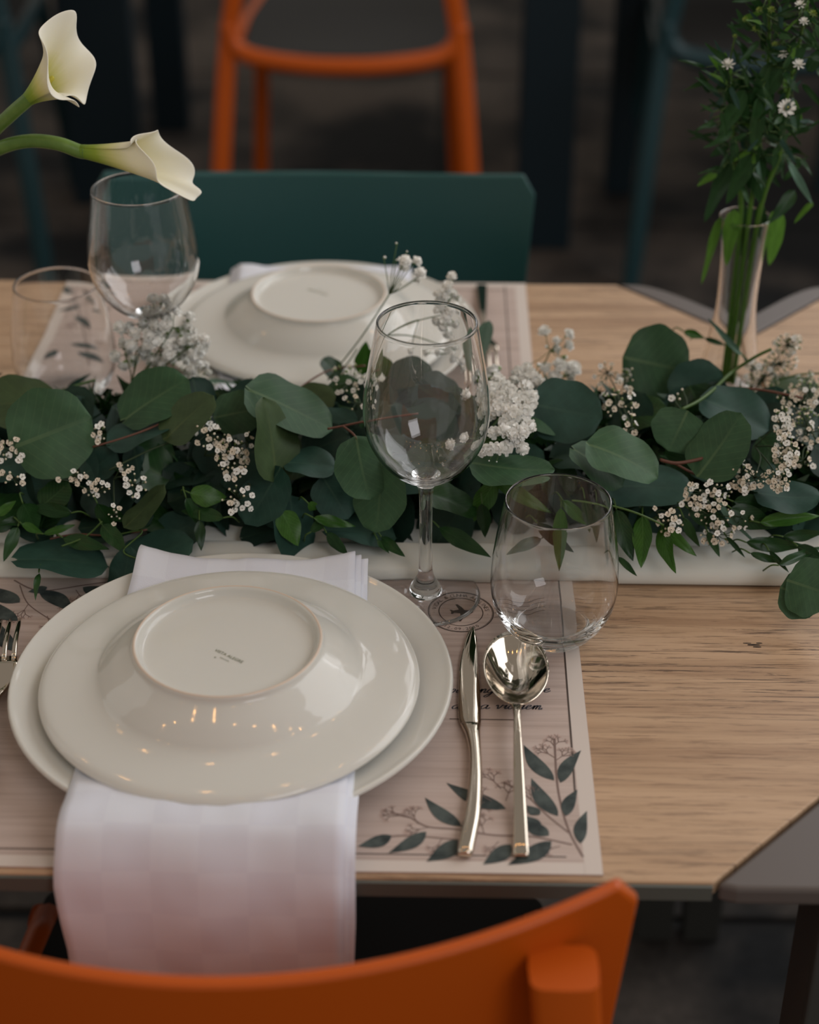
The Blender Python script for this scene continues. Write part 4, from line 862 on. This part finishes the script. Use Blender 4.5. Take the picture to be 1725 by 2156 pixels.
# ================================================================== ASTERS
def aster_flower(mb_, p, n, r, open_=.5):
    n = n.normalized(); t_ = n.cross(Vector((.3, .2, .9))).normalized(); b_ = n.cross(t_)
    for k in range(22):
        a = k * 2.399; el = lerp(.35, 1.15, (k % 3) / 2) if open_ < .8 else lerp(.1, .5, (k % 3) / 2); d = (t_ * math.cos(a) + b_ * math.sin(a)) * math.cos(el) + n * math.sin(el); s_ = n.cross(d).normalized() * r * .13
        mb_.add([p + d * r * .15, p + d * r * .6 + s_, p + d * r + s_ * .7, p + d * r * 1.06, p + d * r - s_ * .7, p + d * r * .6 - s_], [tuple(range(6))], 0)
    if open_ > .8: mb_.ico(p + n * r * .2, r * .28, 2, 1)
    for k in range(12):
        a = k * .5236; d = (t_ * math.cos(a) + b_ * math.sin(a)); q = p - n * r * .55
        s_ = n.cross(d) * r * .09; mb_.add([q + d * r * .25 + s_, q + d * r * .62 + n * r * (.4 - .4 * (k % 2)), q + d * r * .25 - s_, q], [(0, 1, 2), (0, 2, 3)], 1)
    mb_.ico(p - n * r * .35, r * .36, 1, 1)
VB = Vector((VX.x - .004, 1.262, T + .012)); ra_ = random.Random(4)
AST = [('aster_stem', 'middle aster stem, tallest, rising straight from the bud vase', [(1565, 700), (1578, 455), (1600, 300), (1618, 130), (1620, -20)], (0, .002),
        [(1625, 130, 1590, 230, 40, 'aster_leaf'), (1600, 200, 1588, 330, 34, 'aster_leaf'), (1560, 220, 1515, 300, 30, 'aster_leaf'), (1590, 320, 1530, 430, 34, 'aster_leaf'), (1640, 215, 1652, 300, 30, 'aster_leaf'), (1608, 12, 1650, 55, 17, 'aster_leaf'), (1568, 180, 1590, 330, 44, 'aster_leaf'), (1592, 310, 1600, 430, 40, 'aster_leaf'), (1568, 430, 1560, 540, 26, 'aster_leaf'), (1600, 430, 1610, 520, 24, 'aster_leaf'), (1585, 300, 1605, 400, 10, 'euc_pale')],
        [(1593, 62, 9, .3), (1570, 42, 7, .3), (1625, 22, 9, .3), (1652, 78, 8, .3), (1645, 118, 10, .3)]),
       ('aster_stem', 'left aster stem with one white bloom beside a bright leaf', [(1555, 700), (1560, 455), (1545, 330), (1545, 220), (1535, 140)], (-.003, .004),
        [(1538, 160, 1492, 118, 14, 'aster_bright'), (1570, 190, 1512, 290, 34, 'aster_leaf'), (1548, 330, 1484, 468, 34, 'aster_leaf'), (1545, 275, 1482, 312, 16, 'aster_leaf'), (1510, 365, 1468, 392, 14, 'aster_bright'), (1520, 455, 1478, 598, 17, 'aster_bright'), (1548, 440, 1530, 560, 30, 'aster_bright'), (1535, 300, 1495, 330, 18, 'aster_leaf'), (1535, 170, 1600, 198, 20, 'aster_leaf'), (1530, 160, 1538, 210, 12, 'aster_leaf'), (1540, 45, 1552, 95, 8, 'aster_leaf'), (1552, 90, 1605, 145, 5, 'aster_leaf')],
        [(1534, 138, 15, .4), (1548, 78, 6, .3)]),
       ('aster_stem', 'right aster stem carrying the largest open white bloom', [(1575, 700), (1598, 455), (1640, 330), (1655, 220), (1690, 60), (1705, -20)], (.004, 0),
        [(1660, 340, 1712, 430, 16, 'euc_pale'), (1712, 425, 1672, 470, 12, 'aster_bright'), (1675, 400, 1620, 470, 26, 'aster_leaf'), (1640, 440, 1620, 560, 34, 'aster_bright'), (1668, 238, 1676, 290, 10, 'euc_pale'), (1655, 50, 1725, 110, 8, 'aster_leaf'), (1700, 150, 1745, 90, 26, 'aster_leaf'), (1650, 150, 1700, 95, 30, 'aster_leaf'), (1690, 175, 1735, 230, 12, 'aster_leaf'), (1610, 200, 1660, 110, 34, 'aster_leaf'), (1690, 280, 1730, 250, 8, 'aster_leaf'), (1640, 300, 1600, 240, 30, 'aster_leaf'), (1650, 380, 1700, 330, 12, 'aster_leaf'), (1585, 90, 1530, 50, 10, 'aster_leaf')],
        [(1657, 228, 19, .95), (1682, 138, 14, .5), (1650, 116, 11, .3), (1693, 47, 11, .3), (1633, 95, 8, .3), (1685, 12, 12, .4), (1712, 30, 9, .3), (1600, 22, 8, .3)])]
for ai, (nm, lab, SP, (ox, oy), LVS, FLW) in enumerate(AST):
    YA = 1.262 + oy; g = thing('aster_stem', VB + Vector((ox, oy, 0)), lab, 'flower')
    spn = cr([VB + Vector((ox, oy, 0))] + [atY(x, y, YA - .0) for x, y in SP[1:]], 8); MB().tube(spn, lambda t: .0023 - .0013 * t, 8).obj('stem', 'stem_bright', g)
    for q in LVS: leaf_bt(g, *q, Y=YA + ra_.uniform(-.02, .012), kind='strap', tilt=ra_.uniform(-35, 35), drop=ra_.uniform(-.008, .012))
    tw = MB()
    # many small curling leaflets along the stem
    for k in range(84):
        b0 = spn[int(len(spn) * ra_.uniform(.40, .99))]; dy = ra_.uniform(-.03, .02)
        x0 = (b0 - CAM).dot(Rv) / depth(b0) * FPX + 862.5; y0 = 1078 - (b0 - CAM).dot(Uv) / depth(b0) * FPX
        a = ra_.uniform(0, 6.28); ln = ra_.uniform(22, 66); off = ra_.uniform(5, 56)
        if y0 > 430 and off > 25: continue
        xa, ya = x0 + off * math.cos(a) * .9, y0 + off * math.sin(a) * .5 ; a2 = a + ra_.uniform(-1.2, 1.2)
        pa = atY(xa, ya, YA + dy); tw.tube([b0, (b0 + pa) / 2 + Vector((0, 0, .002)), pa], .0004, 4)
        leaf_bt(g, xa, ya, xa + ln * math.cos(a2), ya + ln * math.sin(a2), ra_.uniform(6, 15), ra_.choice(['aster_leaf'] * 8 + ['aster_bright', 'euc_blue', 'ruscus_dark', 'ruscus_dark', 'ruscus_dark']), Y=YA + dy, kind='strap', tilt=ra_.uniform(-60, 60), drop=ra_.uniform(-.01, .01))
    for k in range(9):
        b0 = spn[int(len(spn) * ra_.uniform(.5, .97))]; d = Vector((ra_.uniform(-1, 1), ra_.uniform(-.8, .4), ra_.uniform(0, 1))).normalized(); pa = b0 + d * ra_.uniform(.008, .022)
        tw.tube([b0, (b0 + pa) / 2 + Vector((0, 0, -.001)), pa], .0005, 4); bm_ = MB(); aster_flower(bm_, pa, d, .0022, .3); bm_.obj('bud', ['aster_bright', 'aster_leaf', 'aster_eye'], g)
    for x, y, rp, op in FLW:
        p = atY(x, y, YA - .022); b0 = min(spn, key=lambda s_: (s_ - p).length + abs(s_.z - (p.z - .02))); tw.tube(cr([b0, (b0 + p) / 2 + Vector((0, .002, -.003)), p], 4), .0007, 5)
        n = (p - b0).normalized() * .7 + Vector((0, -.75 if op > .8 else -.2, .6)); bm_ = MB(); aster_flower(bm_, p, n, rp * mpx(p), op)
        pet = 'petal_white' if rp >= 10 else 'aster_bud'
        bm_.obj('blossom' if rp >= 10 else 'bud', [pet, 'aster_leaf', 'aster_eye'], g)
    tw.obj('twig', 'stem_green', g)
# ================================================================== STRING LIGHTS above the table (seen only in the cutlery and china)
sl = thing('string_lights', (0, 1.2, 2.5), 'string of small warm bulbs hanging above the table', 'lamp')
for row, yy in enumerate((.2, 1.7)):
    pts = [Vector((-1.6 + .4 * k, yy + .1 * math.sin(k), 2.55 - .06 * math.sin(k * 1.3))) for k in range(9)]
    MB().tube(pts, .004, 6).obj('cable', 'black_cable', sl)
    for p in pts: MB().ico(p - Vector((0, 0, .04)), .02, 0, 2, (1, 1, 1.3)).obj('bulb', 'bulb_glow', sl)
